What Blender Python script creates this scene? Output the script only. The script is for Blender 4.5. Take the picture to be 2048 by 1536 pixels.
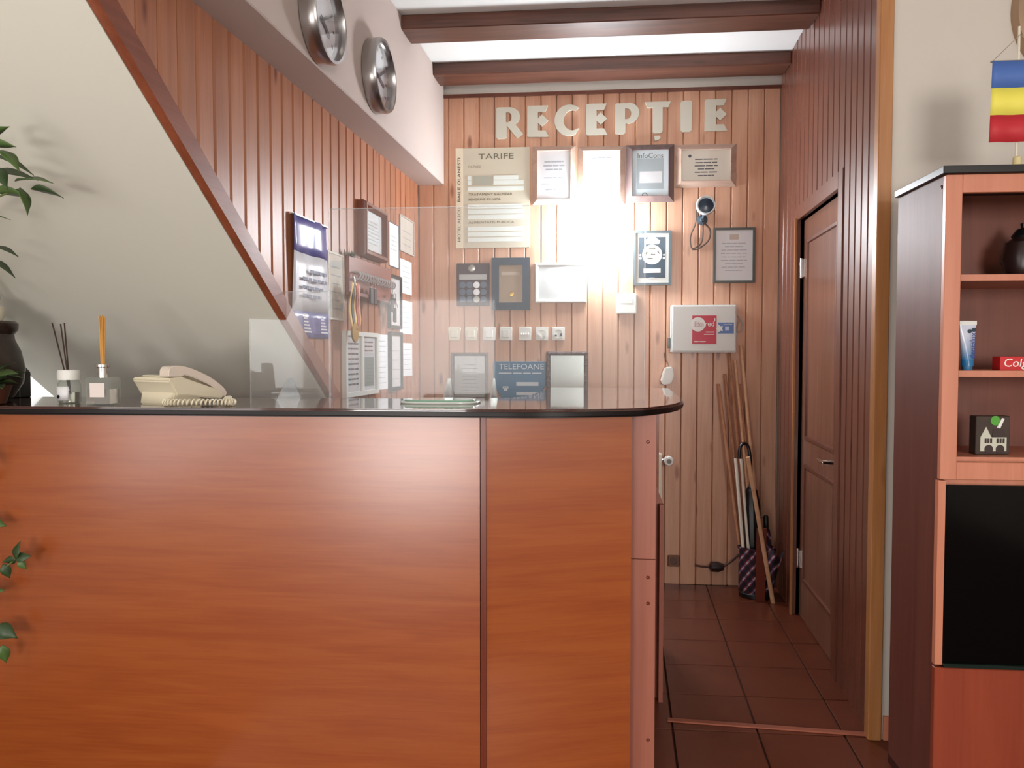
import bpy, bmesh, math, random
from mathutils import Vector, Matrix
random.seed(7)
R = math.radians
for o in list(bpy.data.objects): bpy.data.objects.remove(o)
scene = bpy.context.scene
COL = scene.collection

# ------------------------------------------------------------------ camera
YAW, PITCH, FPX, CAMZ = R(8.24), R(-2.2), 1560.0, 1.35
cam_d = bpy.data.cameras.new('camera'); cam = bpy.data.objects.new('camera', cam_d); COL.objects.link(cam)
cam.location = (0, 0, CAMZ); cam.rotation_euler = (R(90) + PITCH, 0, YAW)
cam_d.sensor_width = 36; cam_d.lens = FPX / 2048 * 36; cam_d.clip_start = .02
scene.camera = cam
CM = cam.rotation_euler.to_matrix()

# ------------------------------------------------------------------ world, daylight, exposure
W = bpy.data.worlds.new('world'); scene.world = W; W.use_nodes = True
W.node_tree.nodes['Background'].inputs[0].default_value = (1, .985, .97, 1)
W.node_tree.nodes['Background'].inputs[1].default_value = 1.0
vs = scene.view_settings
vs.view_transform = 'Standard'; vs.look = 'None'; vs.gamma = 1; vs.use_curve_mapping = False
vs.exposure = 0.35
def area(name, loc, rot, sx, sy, power, col):
    l = bpy.data.lights.new(name, 'AREA'); l.shape = 'RECTANGLE'; l.size = sx; l.size_y = sy
    l.energy = power; l.color = col
    o = bpy.data.objects.new(name, l); o.location = loc; o.rotation_euler = rot; COL.objects.link(o); return o
FRONT = -3.2                                                    # the street front behind the camera
area('daylight_sunlit_step', (-1.45, FRONT - .12, .42), (R(90), 0, 0), 1.3, .75, 54, (1, .95, .91))
area('daylight_glass_door', (-1.45, FRONT - .12, 1.4), (R(90), 0, 0), 1.3, 1.1, 12, (1, .97, .94))
area('daylight_window', (1.9, FRONT - .12, 1.75), (R(90), 0, 0), 1.4, 1.2, 112, (1, .96, .92))
area('daylight_side_fill', (-2.5, -.6, 1.35), (R(90), 0, R(-90)), 2.4, 1.5, 28, (1, .97, .94))  # added fill from an unseen side window, clear of the screen's reflection

# ------------------------------------------------------------------ helpers: pixels to places
def ray(px, py): return (CM @ Vector(((px - 1024) / FPX, (768 - py) / FPX, -1))).normalized()
CP = Vector((0, 0, CAMZ))
def atz(px, py, z):
    r = ray(px, py); return CP + r * ((z - CAMZ) / r.z)
def atd(px, py, d):
    r = ray(px, py); return CP + r * (d / r.y)
class Plane:                                                    # a vertical wall face; local x right, -y towards the viewer
    def __init__(s, o, a):
        s.o = Vector(o); s.a = a; s.ex = Vector((math.cos(a), math.sin(a), 0)); s.ey = Vector((-math.sin(a), math.cos(a), 0))
    def hit(s, px, py, off=0):
        r = ray(px, py); o = s.o - s.ey * off
        return CP + r * ((o - CP).dot(s.ey) / r.dot(s.ey))
    def uv(s, px, py, off=0):
        p = s.hit(px, py, off); return (p - s.o).dot(s.ex), p.z
    def rect(s, x0, x1, y0, y1, off=0):
        ym = (y0 + y1) / 2; xm = (x0 + x1) / 2
        u0 = s.uv(x0, ym, off)[0]; u1 = s.uv(x1, ym, off)[0]; z1 = s.uv(xm, y0, off)[1]; z0 = s.uv(xm, y1, off)[1]
        return (u0 + u1) / 2, (z0 + z1) / 2, abs(u1 - u0), z1 - z0
    def w(s, u, z, off=0): return s.o + s.ex * u - s.ey * off + Vector((0, 0, z))
SK = R(3.06)                                                    # cross walls are this much off square
p = atz(1400, 1169, 0); t = p.x / math.cos(SK)
BW = Plane((0, p.y - math.tan(SK) * p.x, 0), SK)               # back plank wall
LW = Plane((-1.22, 0, 0), R(90))                                # left plank partition
SF = Plane((-1.065, 0, 0), R(90))                               # face of the boxed soffit
RW = Plane((.87, 0, 0), R(-90))                                 # right plank wall
RF = Plane((.87, 2.84 - 0, 0), SK)                              # white wall that faces the hall
CEIL = 2.965
def backy(x): return BW.o.y + math.tan(SK) * x

# ------------------------------------------------------------------ helpers: materials
def lin(c):
    c /= 255; return c / 12.92 if c <= .04045 else ((c + .055) / 1.055) ** 2.4
def S(r, g, b): return (lin(r), lin(g), lin(b), 1)
def newmat(n):
    m = bpy.data.materials.new(n); m.use_nodes = True; return m, m.node_tree, m.node_tree.nodes['Principled BSDF']
def mat(n, c, rough=.5, metal=0, spec=.5, noise=0, nscale=8, bump=0, trans=0, ior=1.45, emit=0, coat=0, alpha=1):
    m, t, b = newmat(n); I = b.inputs
    I['Base Color'].default_value = c; I['Roughness'].default_value = rough; I['Metallic'].default_value = metal
    I['Specular IOR Level'].default_value = spec; I['Transmission Weight'].default_value = trans; I['IOR'].default_value = ior
    I['Coat Weight'].default_value = coat; I['Alpha'].default_value = alpha
    if emit: I['Emission Color'].default_value = c; I['Emission Strength'].default_value = emit
    if noise or bump:
        tc = t.nodes.new('ShaderNodeTexCoord'); nz = t.nodes.new('ShaderNodeTexNoise'); nz.inputs['Scale'].default_value = nscale; nz.inputs['Detail'].default_value = 4
        t.links.new(tc.outputs['Object'], nz.inputs['Vector'])
        if noise:
            mx = t.nodes.new('ShaderNodeMix'); mx.data_type = 'RGBA'
            mx.inputs['A'].default_value = tuple(v * (1 - noise) for v in c[:3]) + (1,); mx.inputs['B'].default_value = tuple(min(1, v * (1 + noise)) for v in c[:3]) + (1,)
            t.links.new(nz.outputs['Fac'], mx.inputs['Factor']); t.links.new(mx.outputs['Result'], I['Base Color'])
        if bump:
            bp = t.nodes.new('ShaderNodeBump'); bp.inputs['Strength'].default_value = bump; bp.inputs['Distance'].default_value = .004
            t.links.new(nz.outputs['Fac'], bp.inputs['Height']); t.links.new(bp.outputs['Normal'], I['Normal'])
    return m
def wood(n, dark, light, axis='z', scale=1, rough=.35, knots=0, tone=.12, spec=.5, bump=.15, coat=0, contrast=(.3, .7)):
    m, t, b = newmat(n); N = t.nodes.new; L = t.links.new
    tc = N('ShaderNodeTexCoord'); oi = N('ShaderNodeObjectInfo')
    ml = N('ShaderNodeMath'); ml.operation = 'MULTIPLY'; ml.inputs[1].default_value = 23; L(oi.outputs['Random'], ml.inputs[0])
    cb = N('ShaderNodeCombineXYZ'); [L(ml.outputs[0], cb.inputs[i]) for i in range(3)]
    ad = N('ShaderNodeVectorMath'); ad.operation = 'ADD'; L(tc.outputs['Object'], ad.inputs[0]); L(cb.outputs[0], ad.inputs[1])
    def noise(sa, sc, det, dist=0):
        mp = N('ShaderNodeMapping'); k = [sc] * 3; k['xyz'.index(axis)] = sa; mp.inputs['Scale'].default_value = k
        L(ad.outputs[0], mp.inputs['Vector']); nz = N('ShaderNodeTexNoise'); nz.inputs['Scale'].default_value = 1
        nz.inputs['Detail'].default_value = det; nz.inputs['Distortion'].default_value = dist; L(mp.outputs[0], nz.inputs['Vector']); return nz
    a = noise(1.3 * scale, 18 * scale, 3, .8); g = noise(5 * scale, 160 * scale, 4)
    av = N('ShaderNodeMath'); av.operation = 'MULTIPLY_ADD'; av.inputs[1].default_value = .65; L(a.outputs['Fac'], av.inputs[0])
    gm = N('ShaderNodeMath'); gm.operation = 'MULTIPLY'; gm.inputs[1].default_value = .35; L(g.outputs['Fac'], gm.inputs[0]); L(gm.outputs[0], av.inputs[2])
    cr = N('ShaderNodeValToRGB'); cr.color_ramp.elements[0].position = contrast[0]; cr.color_ramp.elements[1].position = contrast[1]
    cr.color_ramp.elements[0].color = dark; cr.color_ramp.elements[1].color = light; L(av.outputs[0], cr.inputs['Fac'])
    out = cr.outputs['Color']
    if knots:
        mp = N('ShaderNodeMapping'); k = [9] * 3; k['xyz'.index(axis)] = 2.7; mp.inputs['Scale'].default_value = k; L(ad.outputs[0], mp.inputs['Vector'])
        vo = N('ShaderNodeTexVoronoi'); vo.inputs['Scale'].default_value = 1; L(mp.outputs[0], vo.inputs['Vector'])
        kr = N('ShaderNodeValToRGB'); kr.color_ramp.elements[0].position = .06; kr.color_ramp.elements[0].color = (1, 1, 1, 1)
        kr.color_ramp.elements[1].position = .15; kr.color_ramp.elements[1].color = (0, 0, 0, 1); L(vo.outputs['Distance'], kr.inputs['Fac'])
        km = N('ShaderNodeMath'); km.operation = 'MULTIPLY'; km.inputs[1].default_value = knots; L(kr.outputs['Color'], km.inputs[0])
        mx = N('ShaderNodeMix'); mx.data_type = 'RGBA'; L(km.outputs[0], mx.inputs['Factor']); L(out, mx.inputs['A'])
        mx.inputs['B'].default_value = (dark[0] * .5, dark[1] * .38, dark[2] * .36) + (1,); out = mx.outputs['Result']
    hs = N('ShaderNodeHueSaturation'); mr = N('ShaderNodeMapRange'); mr.inputs['To Min'].default_value = 1 - tone; mr.inputs['To Max'].default_value = 1 + tone
    L(oi.outputs['Random'], mr.inputs['Value']); L(mr.outputs[0], hs.inputs['Value']); L(out, hs.inputs['Color'])
    L(hs.outputs['Color'], b.inputs['Base Color']); b.inputs['Roughness'].default_value = rough
    b.inputs['Specular IOR Level'].default_value = spec; b.inputs['Coat Weight'].default_value = coat; b.inputs['Coat Roughness'].default_value = .3
    if bump:
        bp = N('ShaderNodeBump'); bp.inputs['Strength'].default_value = bump; bp.inputs['Distance'].default_value = .002
        L(av.outputs[0], bp.inputs['Height']); L(bp.outputs['Normal'], b.inputs['Normal'])
    return m
def clear(n, tint=(1, 1, 1, 1), haze=.03, rough=.02):           # thin clear sheet: transparent + fresnel gloss + a diffuse veil, dust and painted haze
    m = bpy.data.materials.new(n); m.use_nodes = True; t = m.node_tree; t.nodes.clear(); N = t.nodes.new; L = t.links.new
    tr = N('ShaderNodeBsdfTransparent'); tr.inputs[0].default_value = tint
    df = N('ShaderNodeBsdfDiffuse'); df.inputs[0].default_value = (.9, .92, .93, 1)
    gl = N('ShaderNodeBsdfGlossy'); gl.inputs['Roughness'].default_value = rough
    fr = N('ShaderNodeFresnel'); ge = N('ShaderNodeNewGeometry'); mr = N('ShaderNodeMapRange'); mr.inputs['To Min'].default_value = 1.45; mr.inputs['To Max'].default_value = 1 / 1.45
    L(ge.outputs['Backfacing'], mr.inputs['Value']); L(mr.outputs[0], fr.inputs[0])
    a = N('ShaderNodeMixShader'); a.inputs[0].default_value = haze; L(tr.outputs[0], a.inputs[1]); L(df.outputs[0], a.inputs[2])
    b = N('ShaderNodeMixShader'); L(fr.outputs[0], b.inputs[0]); L(a.outputs[0], b.inputs[1]); L(gl.outputs[0], b.inputs[2])
    o = N('ShaderNodeOutputMaterial'); L(b.outputs[0], o.inputs[0]); return m

M = {}
M['plaster'] = mat('plaster', S(198, 190, 180), .85, noise=.02, nscale=3, bump=.08)
M['soffit'] = mat('soffit_paint', S(194, 178, 170), .8, noise=.02, nscale=3)
M['ceil'] = mat('ceiling_paint', S(232, 232, 230), .85, noise=.02)
M['stairpaint'] = mat('stair_paint', S(220, 217, 204), .85, noise=.015, nscale=2)
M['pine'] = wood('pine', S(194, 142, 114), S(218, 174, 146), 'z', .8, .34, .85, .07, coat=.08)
M['pine_left'] = wood('shaded_pine', S(152, 94, 66), S(178, 120, 88), 'z', .8, .42, .9, .07, coat=0, spec=.45)  # same pine as the back wall, with shade put into the colour
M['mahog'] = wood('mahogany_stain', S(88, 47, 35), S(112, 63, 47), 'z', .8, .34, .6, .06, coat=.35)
M['backing'] = mat('groove_backing', S(70, 38, 26), .8)
M['beam'] = wood('beam_wood', S(58, 32, 22), S(112, 70, 55), 'x', .8, .4, .35, .05)
M['trimwood'] = wood('trim_board', S(110, 54, 30), S(142, 74, 46), 'x', 1, .48, 0, .04)
M['post'] = wood('post_wood', S(152, 98, 54), S(178, 124, 76), 'z', 1, .4, .3, .05)
M['lam'] = wood('cherry_laminate', S(142, 66, 24), S(154, 78, 31), 'x', 1.3, .27, 0, .0, bump=.03, coat=0, spec=.85, contrast=(.38, .62))
M['lam_dark'] = wood('laminate_edge', S(92, 34, 18), S(112, 46, 26), 'z', 1, .3, 0, .02)
M['lam_sheen'] = wood('end_board', S(142, 80, 62), S(158, 96, 78), 'z', .8, .4, 0, .03, bump=.03)  # cherry laminate with its glancing sheen put into a pinker colour
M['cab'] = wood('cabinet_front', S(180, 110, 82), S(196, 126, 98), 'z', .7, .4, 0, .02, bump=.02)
M['cabside'] = wood('cabinet_side', S(86, 44, 36), S(104, 58, 48), 'z', .7, .5, 0, .02, bump=.02, coat=0, spec=.3)  # darker than the front: shade of the side face put into the colour
M['cabin'] = wood('cabinet_inside', S(100, 50, 34), S(118, 62, 44), 'z', .7, .5, 0, .02, bump=.02)
M['cabdrawer'] = wood('cabinet_drawer', S(124, 50, 30), S(142, 62, 38), 'z', .7, .35, 0, .02, bump=.02)
M['top'] = mat('countertop', S(74, 44, 38), .09, noise=.18, nscale=60, coat=.6)
M['blackedge'] = mat('black_edge', S(20, 14, 14), .3, spec=.25)
M['tile'] = mat('terracotta', S(98, 48, 31), .3, noise=.2, nscale=5, bump=.1)
M['grout'] = mat('grout', S(62, 36, 26), .9)
M['skirt'] = mat('terracotta_skirting', S(190, 120, 92), .5, noise=.1)
M['strip'] = mat('threshold_strip', S(150, 86, 66), .4)
M['chrome'] = mat('chrome', (.75, .75, .74, 1), .14, 1)
M['steel'] = mat('brushed_steel', (.45, .43, .42, 1), .28, 1)
M['white'] = mat('white_plastic', S(228, 228, 222), .35)
M['cream'] = mat('cream_plastic', S(226, 220, 200), .4)
M['ivory'] = mat('ivory_plastic', S(222, 212, 186), .35)
M['paper'] = mat('paper', S(232, 232, 234), .6)
M['paperwarm'] = mat('paper_warm', S(228, 222, 208), .6)
M['ink'] = mat('ink', S(92, 92, 98), .7)
M['inklight'] = mat('ink_light', S(176, 180, 186), .7)
M['black'] = mat('black', S(18, 17, 18), .35)
M['gloss'] = mat('gloss_black', S(7, 5, 5), .12, spec=.2)
M['navy'] = mat('navy', S(46, 62, 78), .5)
M['glass'] = clear('pane_glass', haze=.01)
M['acrylic'] = clear('acrylic', (.985, .99, .99, 1), .06, .03)  # diffuse share paints in the pale veil over the back wall
M['acrylic_edge'] = clear('acrylic_edge', (.95, .97, .97, 1), .22, .1)
M['gold'] = mat('gold', S(196, 164, 96), .3, .8)

# ------------------------------------------------------------------ helpers: meshes
class MB:
    def __init__(s): s.v = []; s.f = []
    def add(s, vs, fs):
        n = len(s.v); s.v += [tuple(v) for v in vs]; s.f += [tuple(i + n for i in f) for f in fs]; return s
    def box(s, x0, x1, y0, y1, z0, z1):
        return s.add([(x, y, z) for x in (x0, x1) for y in (y0, y1) for z in (z0, z1)],
                     [(0, 1, 3, 2), (4, 6, 7, 5), (0, 4, 5, 1), (2, 3, 7, 6), (0, 2, 6, 4), (1, 5, 7, 3)])
    def prism(s, pts, ax, a, b):                                # polygon pts in the other two axes, extruded along ax
        f = {'x': lambda p, h: (h, p[0], p[1]), 'y': lambda p, h: (p[0], h, p[1]), 'z': lambda p, h: (p[0], p[1], h)}[ax]
        n = len(pts)
        return s.add([f(p, a) for p in pts] + [f(p, b) for p in pts],
                     [tuple(range(n)), tuple(range(2 * n - 1, n - 1, -1))] + [(i, (i + 1) % n, n + (i + 1) % n, n + i) for i in range(n)])
    def lathe(s, prof, n=24, c=(0, 0, 0), ax='z', cap=True):
        f = {'z': lambda r, a, h: (c[0] + r * math.cos(a), c[1] + r * math.sin(a), c[2] + h),
             'y': lambda r, a, h: (c[0] + r * math.cos(a), c[1] + h, c[2] + r * math.sin(a)),
             'x': lambda r, a, h: (c[0] + h, c[1] + r * math.cos(a), c[2] + r * math.sin(a))}[ax]
        k = len(prof); vs = [f(r, 2 * math.pi * i / n, h) for (r, h) in prof for i in range(n)]
        fs = [(j * n + i, j * n + (i + 1) % n, (j + 1) * n + (i + 1) % n, (j + 1) * n + i) for j in range(k - 1) for i in range(n)]
        cap = cap and prof[0] != prof[-1]
        if cap and prof[0][0] > 1e-5: fs.append(tuple(range(n)))
        if cap and prof[-1][0] > 1e-5: fs.append(tuple(range((k - 1) * n, k * n)))
        return s.add(vs, fs)
    def tube(s, pts, r, n=8):
        pts = [Vector(p) for p in pts]; k = len(pts); rs = r if isinstance(r, (list, tuple)) else [r] * k
        vs = []; up = None
        for i, p in enumerate(pts):
            d = (pts[min(i + 1, k - 1)] - pts[max(i - 1, 0)]).normalized()
            if up is None: up = d.orthogonal().normalized()
            up = (up - d * up.dot(d)).normalized(); sd = d.cross(up)
            vs += [p + (up * math.cos(2 * math.pi * j / n) + sd * math.sin(2 * math.pi * j / n)) * rs[i] for j in range(n)]
        fs = [(i * n + j, i * n + (j + 1) % n, (i + 1) * n + (j + 1) % n, (i + 1) * n + j) for i in range(k - 1) for j in range(n)]
        return s.add(vs, fs + [tuple(range(n)), tuple(range((k - 1) * n, k * n))])
    def ring(s, w, h, fw, prof, cx=0, cz=0):                    # mitred frame; prof: (fraction of fw from outside, y)
        k = len(prof); vs = []
        for sx, sz in ((-1, -1), (1, -1), (1, 1), (-1, 1)):
            vs += [(cx + sx * (w / 2 - fw * q), y, cz + sz * (h / 2 - fw * q)) for q, y in prof]
        fs = [(c * k + i, c * k + (i + 1) % k, ((c + 1) % 4) * k + (i + 1) % k, ((c + 1) % 4) * k + i) for c in range(4) for i in range(k)]
        return s.add(vs, fs)
    def mesh(s, name, bevel=0, seg=1, weld=False):
        me = bpy.data.meshes.new(name); me.from_pydata(s.v, [], s.f)
        bm = bmesh.new(); bm.from_mesh(me)
        if weld: bmesh.ops.remove_doubles(bm, verts=bm.verts, dist=1e-5)
        bmesh.ops.recalc_face_normals(bm, faces=bm.faces)
        if bevel:
            es = [e for e in bm.edges if len(e.link_faces) == 2 and e.calc_face_angle(0) > .5]
            bmesh.ops.bevel(bm, geom=es, offset=bevel, segments=seg, affect='EDGES', clamp_overlap=True)
        bm.to_mesh(me); bm.free(); return me
    def build(s, name, m, parent=None, loc=(0, 0, 0), rz=0, bevel=0, seg=1, angle=35, weld=False, rot=None):
        return obj(name, s.mesh(name, bevel, seg, weld), m, parent, loc, rz, angle, rot)
def obj(name, me, m, parent=None, loc=(0, 0, 0), rz=0, angle=35, rot=None):
    if m is not None and not me.materials: me.materials.append(M[m] if isinstance(m, str) else m)
    if angle: me.shade_smooth(); me.set_sharp_from_angle(angle=R(angle))
    o = bpy.data.objects.new(name, me); COL.objects.link(o); o.location = loc; o.rotation_euler = rot or (0, 0, rz); o.parent = parent; return o
def tag(o, label, cat, group=None):
    o['label'] = label; o['category'] = cat
    if group: o['group'] = group
    return o
def struct(o, label=None):
    o['kind'] = 'structure'
    if label: o['label'] = label
    return o
def thing(name, label, cat, loc=(0, 0, 0), rz=0, group=None, rot=None):
    o = bpy.data.objects.new(name, None); COL.objects.link(o); o.empty_display_size = .05
    o.location = loc; o.rotation_euler = rot or (0, 0, rz); return tag(o, label, cat, group)
def curve_mesh(cu, ext):
    cu.dimensions = '2D'; cu.fill_mode = 'BOTH'; cu.extrude = ext
    o = bpy.data.objects.new('tmp', cu); COL.objects.link(o); dg = bpy.context.evaluated_depsgraph_get()
    me = bpy.data.meshes.new_from_object(o.evaluated_get(dg)); bpy.data.objects.remove(o); bpy.data.curves.remove(cu)
    me.transform(Matrix.Rotation(R(90), 4, 'X')); me.materials.clear(); return me     # stands in the xz plane, faces -y
def text(s, size, parent, m, x, y, z, name='lettering', align='CENTER', width=None, roll=0, shear=0):
    cu = bpy.data.curves.new('t', 'FONT'); cu.body = s; cu.size = size; cu.align_x = align; cu.align_y = 'CENTER'; cu.shear = shear; cu.resolution_u = 3
    me = curve_mesh(cu, .0004)
    xs = [v.co.x for v in me.vertices]
    if width and xs:
        k = width / (max(xs) - min(xs)); me.transform(Matrix.Diagonal((k, 1, 1, 1)))
    if roll: me.transform(Matrix.Rotation(roll, 4, 'Y'))
    me.name = name
    return obj(name, me, m, parent, (x, y, z), 0, 0)
def poly_mesh(splines, ext):
    cu = bpy.data.curves.new('p', 'CURVE'); cu.dimensions = '2D'
    for pts in splines:
        sp = cu.splines.new('POLY'); sp.points.add(len(pts) - 1); sp.use_cyclic_u = True
        for q, p_ in zip(sp.points, pts): q.co = (p_[0], p_[1], 0, 1)
    return curve_mesh(cu, ext)
def lines(parent, m, rows, y, name='print', h=.004):            # rows of small print: (x0, x1, z) or (x0, x1, z, height)
    b = MB()
    for r_ in rows:
        hh = r_[3] if len(r_) > 3 else h
        b.box(r_[0], r_[1], y - .0004, y, r_[2] - hh / 2, r_[2] + hh / 2)
    o = b.build(name, m, parent, angle=0); o['kind'] = 'stuff'; return o
def wordy(x0, x1, z, n=4, rnd=random):                          # a line of print broken into words
    out = []; x = x0
    while x < x1 - .004:
        e = min(x1, x + (x1 - x0) / n * rnd.uniform(.5, 1.4)); out.append((x, e, z)); x = e + (x1 - x0) * .035
    return out

# ------------------------------------------------------------------ the room
def plank(x0, x1, zb, zt, parent, m, t=.012, c=.006, g=.003):           # tongue-and-groove board; zb may be a function of x
    f = zb if callable(zb) else (lambda x: zb)
    a, b_ = x0 + g, x1 - g
    prof = [(a, t), (a, c), (a + c, 0), (b_ - c, 0), (b_, c), (b_, t)]
    vs = [(x - x0, y, f(x)) for x, y in prof] + [(x - x0, y, zt) for x, y in prof]; n = 6
    fs = [tuple(range(n)), tuple(range(2 * n - 1, n - 1, -1))] + [(i, (i + 1) % n, n + (i + 1) % n, n + i) for i in range(n)]
    return MB().add(vs, fs).build('plank', m, parent, (x0, 0, 0), angle=0)
def copies(src, n, dx):
    for i in range(1, n):
        c = src.copy(); COL.objects.link(c); c.parent = src.parent; c.location = src.location + Vector((dx * i, 0, 0))
PLW = .0905
XL = (LW.o.x - BW.o.x) / math.cos(SK); XR = (RW.o.x) / math.cos(SK)
# back wall
PT = BW.uv(1200, 187)[1]
wb = struct(MB().box(-2.6, 1.2, .0125, .14, 0, CEIL).build('wall_back', 'plaster', None, BW.o, SK), 'back wall of vertical pine boards behind the reception desk')
MB().box(XL, XR, .0115, .0135, 0, PT).build('backing', 'backing', wb)
n = int((XR - XL) / PLW); pw = (XR - XL) / n
p0 = plank(XL, XL + pw, 0, PT, wb, 'pine', .012, .005, .0012); copies(p0, n, pw)
MB().box(XL, XR, -.012, .0125, PT - .004, PT + .016).build('cornice_strip', 'mahog', wb)

# left partition with the raking stair line
A = LW.uv(656, 802); B = LW.uv(171, 0); SL = (B[1] - A[1]) / (B[0] - A[0])
def zline(x): return A[1] + SL * (x - A[0])
A2 = LW.uv(674, 797); B2 = LW.uv(214, 0); SL2 = (B2[1] - A2[1]) / (B2[0] - A2[0])
def zline2(x): return A2[1] + SL2 * (x - A2[0])
ZS = SF.uv(880, 362)[1]
X0 = .72; X1 = backy(-1.22) - .001
wl = MB(); xs = [X0, X1]
wl.prism([(X0, zline(X0) + .02), (X1, zline(X1) + .02), (X1, CEIL), (X0, CEIL)], 'y', .0125, .04)
wl = struct(wl.build('wall_left', 'backing', None, LW.o, LW.a), 'left partition of pine boards along the stair, toned darker for shade')
nl = 41; pl = (X1 - X0) / nl
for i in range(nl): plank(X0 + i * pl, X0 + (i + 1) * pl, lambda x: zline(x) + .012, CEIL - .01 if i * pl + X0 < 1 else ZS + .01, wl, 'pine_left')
tb = MB().prism([(X0 + .1, zline(X0 + .1)), (X1, zline(X1)), (X1, zline2(X1)), (X0 + .1, zline2(X0 + .1))], 'y', -.028, .0)
struct(tb.build('trim_1', 'trimwood', None, LW.o, LW.a, bevel=.003), 'raking brown board along the edge of the stair')
# soffit box with the clocks
struct(MB().box(LW.o.x - .06, SF.o.x, -.6, backy(-1.1) - .001, ZS, CEIL).build('wall_soffit', 'soffit', bevel=.004), 'pale boxed soffit above the left boards')
# sloped stair underside
o = LW.w(A[0], A[1]); tv = Vector((0, 1, SL)).normalized(); nn = Vector((1, 0, 0)).cross(tv)
r_ = ray(113, 797); hit = CP + r_ * ((o - CP).dot(nn) / r_.dot(nn)); XO = hit.x
YT = A[0] + (CEIL - A[1]) / SL; YB = A[0] + (0 - A[1]) / SL
st = MB(); XI = LW.o.x - .041
st.add([(x, y, z + dz) for x in (XO, XI) for (y, z) in ((YT, CEIL), (YB, 0)) for dz in (0, .16)],
       [(0, 1, 3, 2), (4, 6, 7, 5), (0, 4, 5, 1), (2, 3, 7, 6), (0, 2, 6, 4), (1, 5, 7, 3)])
st.add([(x, y, z + dz) for x in (XI, LW.o.x - .0005) for (y, z) in ((YT, CEIL), (YB, 0)) for dz in (0, .008)],
       [(0, 1, 3, 2), (4, 6, 7, 5), (0, 4, 5, 1), (2, 3, 7, 6), (0, 2, 6, 4), (1, 5, 7, 3)])
struct(st.build('wall_stairs', 'stairpaint', angle=0), 'smooth white underside of the staircase')
wo = MB()
for (y0_, y1_, z0_, z1_) in ((FRONT, -1.8, 0, CEIL), (.6, 2.6, 0, CEIL), (3.5, backy(-2.4), 0, CEIL), (2.6, 3.5, 0, .85), (2.6, 3.5, 1.65, CEIL), (-1.8, .6, 0, .6), (-1.8, .6, 2.1, CEIL)): wo.box(XO - .1, XO, y0_, y1_, z0_, z1_)
struct(wo.build('wall_outer', 'plaster'))
wn = struct(MB().box(XO - .055, XO - .05, 2.6, 3.5, .85, 1.65).build('window_1', 'glass'), 'window added under the staircase to brighten the patch there')  # window put in so the patch below the stairs shows white
MB().ring(.9, .8, .03, [(0, -.02), (0, .02), (1, .02), (1, -.02)]).build('window_frame', 'white', wn, (XO - .05, 3.05, 1.25), R(90))
# ceiling and beams
cl = struct(MB().box(XO - .15, 3.3, FRONT, 5.2, CEIL, CEIL + .1).build('ceiling', 'ceil'), 'white ceiling between dark beams')
for (ya, yb) in ((3.665, 3.845), (4.285, 4.465)):
    y0 = ya + math.tan(SK) * 1.065
    MB().box(0, (.87 + 1.065) / math.cos(SK), 0, yb - ya, CEIL - .068, CEIL).build('ceiling_beam', 'beam', cl, (-1.065, ya, 0), SK, bevel=.004)
# right plank wall: boards, door, post
w = MB(); YE = 2.85
YF0, YF1 = 3.40, 4.17                                           # door opening along the wall
DZ = RW.uv(1600, 442)[1] + .01
w.box(-5.2, -YF1, .0125, .1, 0, CEIL); w.box(-YF0, -YE, .0125, .1, 0, CEIL); w.box(-YF1, -YF0, .0125, .1, DZ, CEIL)
wr = struct(w.build('wall_right', 'backing', None, RW.o, RW.a), 'right wall of dark stained boards with a door')
nr = 6; pr = (YF0 - .07 - YE) / nr
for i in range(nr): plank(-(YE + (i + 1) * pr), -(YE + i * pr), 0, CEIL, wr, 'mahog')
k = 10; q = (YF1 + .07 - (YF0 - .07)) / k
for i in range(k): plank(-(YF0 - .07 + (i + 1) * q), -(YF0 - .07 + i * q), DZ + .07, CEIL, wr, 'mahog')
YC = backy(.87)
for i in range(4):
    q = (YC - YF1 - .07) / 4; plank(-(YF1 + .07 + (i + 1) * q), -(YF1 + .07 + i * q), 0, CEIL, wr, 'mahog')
dr = bpy.data.objects.new('door_1', None); COL.objects.link(dr); dr.location = RW.o; dr.rotation_euler = (0, 0, RW.a); struct(dr, 'brown wooden door in the right board wall')
fr = MB().box(-YF1 - .07, -YF1, -.006, .05, 0, DZ + .07).box(-YF0, -YF0 + .07, -.006, .05, 0, DZ + .07).box(-YF1, -YF0, -.006, .05, DZ, DZ + .07)
fr = fr.build('door_frame', 'mahog', dr, bevel=.002)
MB().box(-YF1 - .012, -YF1 + .004, -.016, -.0055, 0, DZ + .01).build('edge_bead', 'post', fr)
lf = MB().box(-YF1 + .005, -YF0 - .005, .028, .065, .006, DZ - .006)
lf = lf.build('door_leaf', wood('door_veneer', S(108, 68, 52), S(136, 92, 74), 'z', .8, .22, 0, .02, bump=.03, coat=.3), dr)
MB().ring(YF1 - YF0 - .2, 1.0, .022, [(0, 0), (.2, -.008), (.8, -.008), (1, 0)], -(YF0 + YF1) / 2, 1.42).build('moulding', 'mahog', lf, (0, .028, 0))
MB().ring(YF1 - YF0 - .2, .6, .022, [(0, 0), (.2, -.008), (.8, -.008), (1, 0)], -(YF0 + YF1) / 2, .5).build('moulding', 'mahog', lf, (0, .028, 0))
for zz in (RW.uv(1580, 545)[1], RW.uv(1576, 1100)[1]):
    MB().lathe([(.008, -.05), (.008, .05)], 12, (-YF1 + .012, .016, zz)).box(-YF1 + .012, -YF1 + .045, .022, .028, zz - .045, zz + .045).build('hinge', 'chrome', dr)
hu, hz = RW.uv(1622, 905); hu = -YF0 - .07
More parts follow.
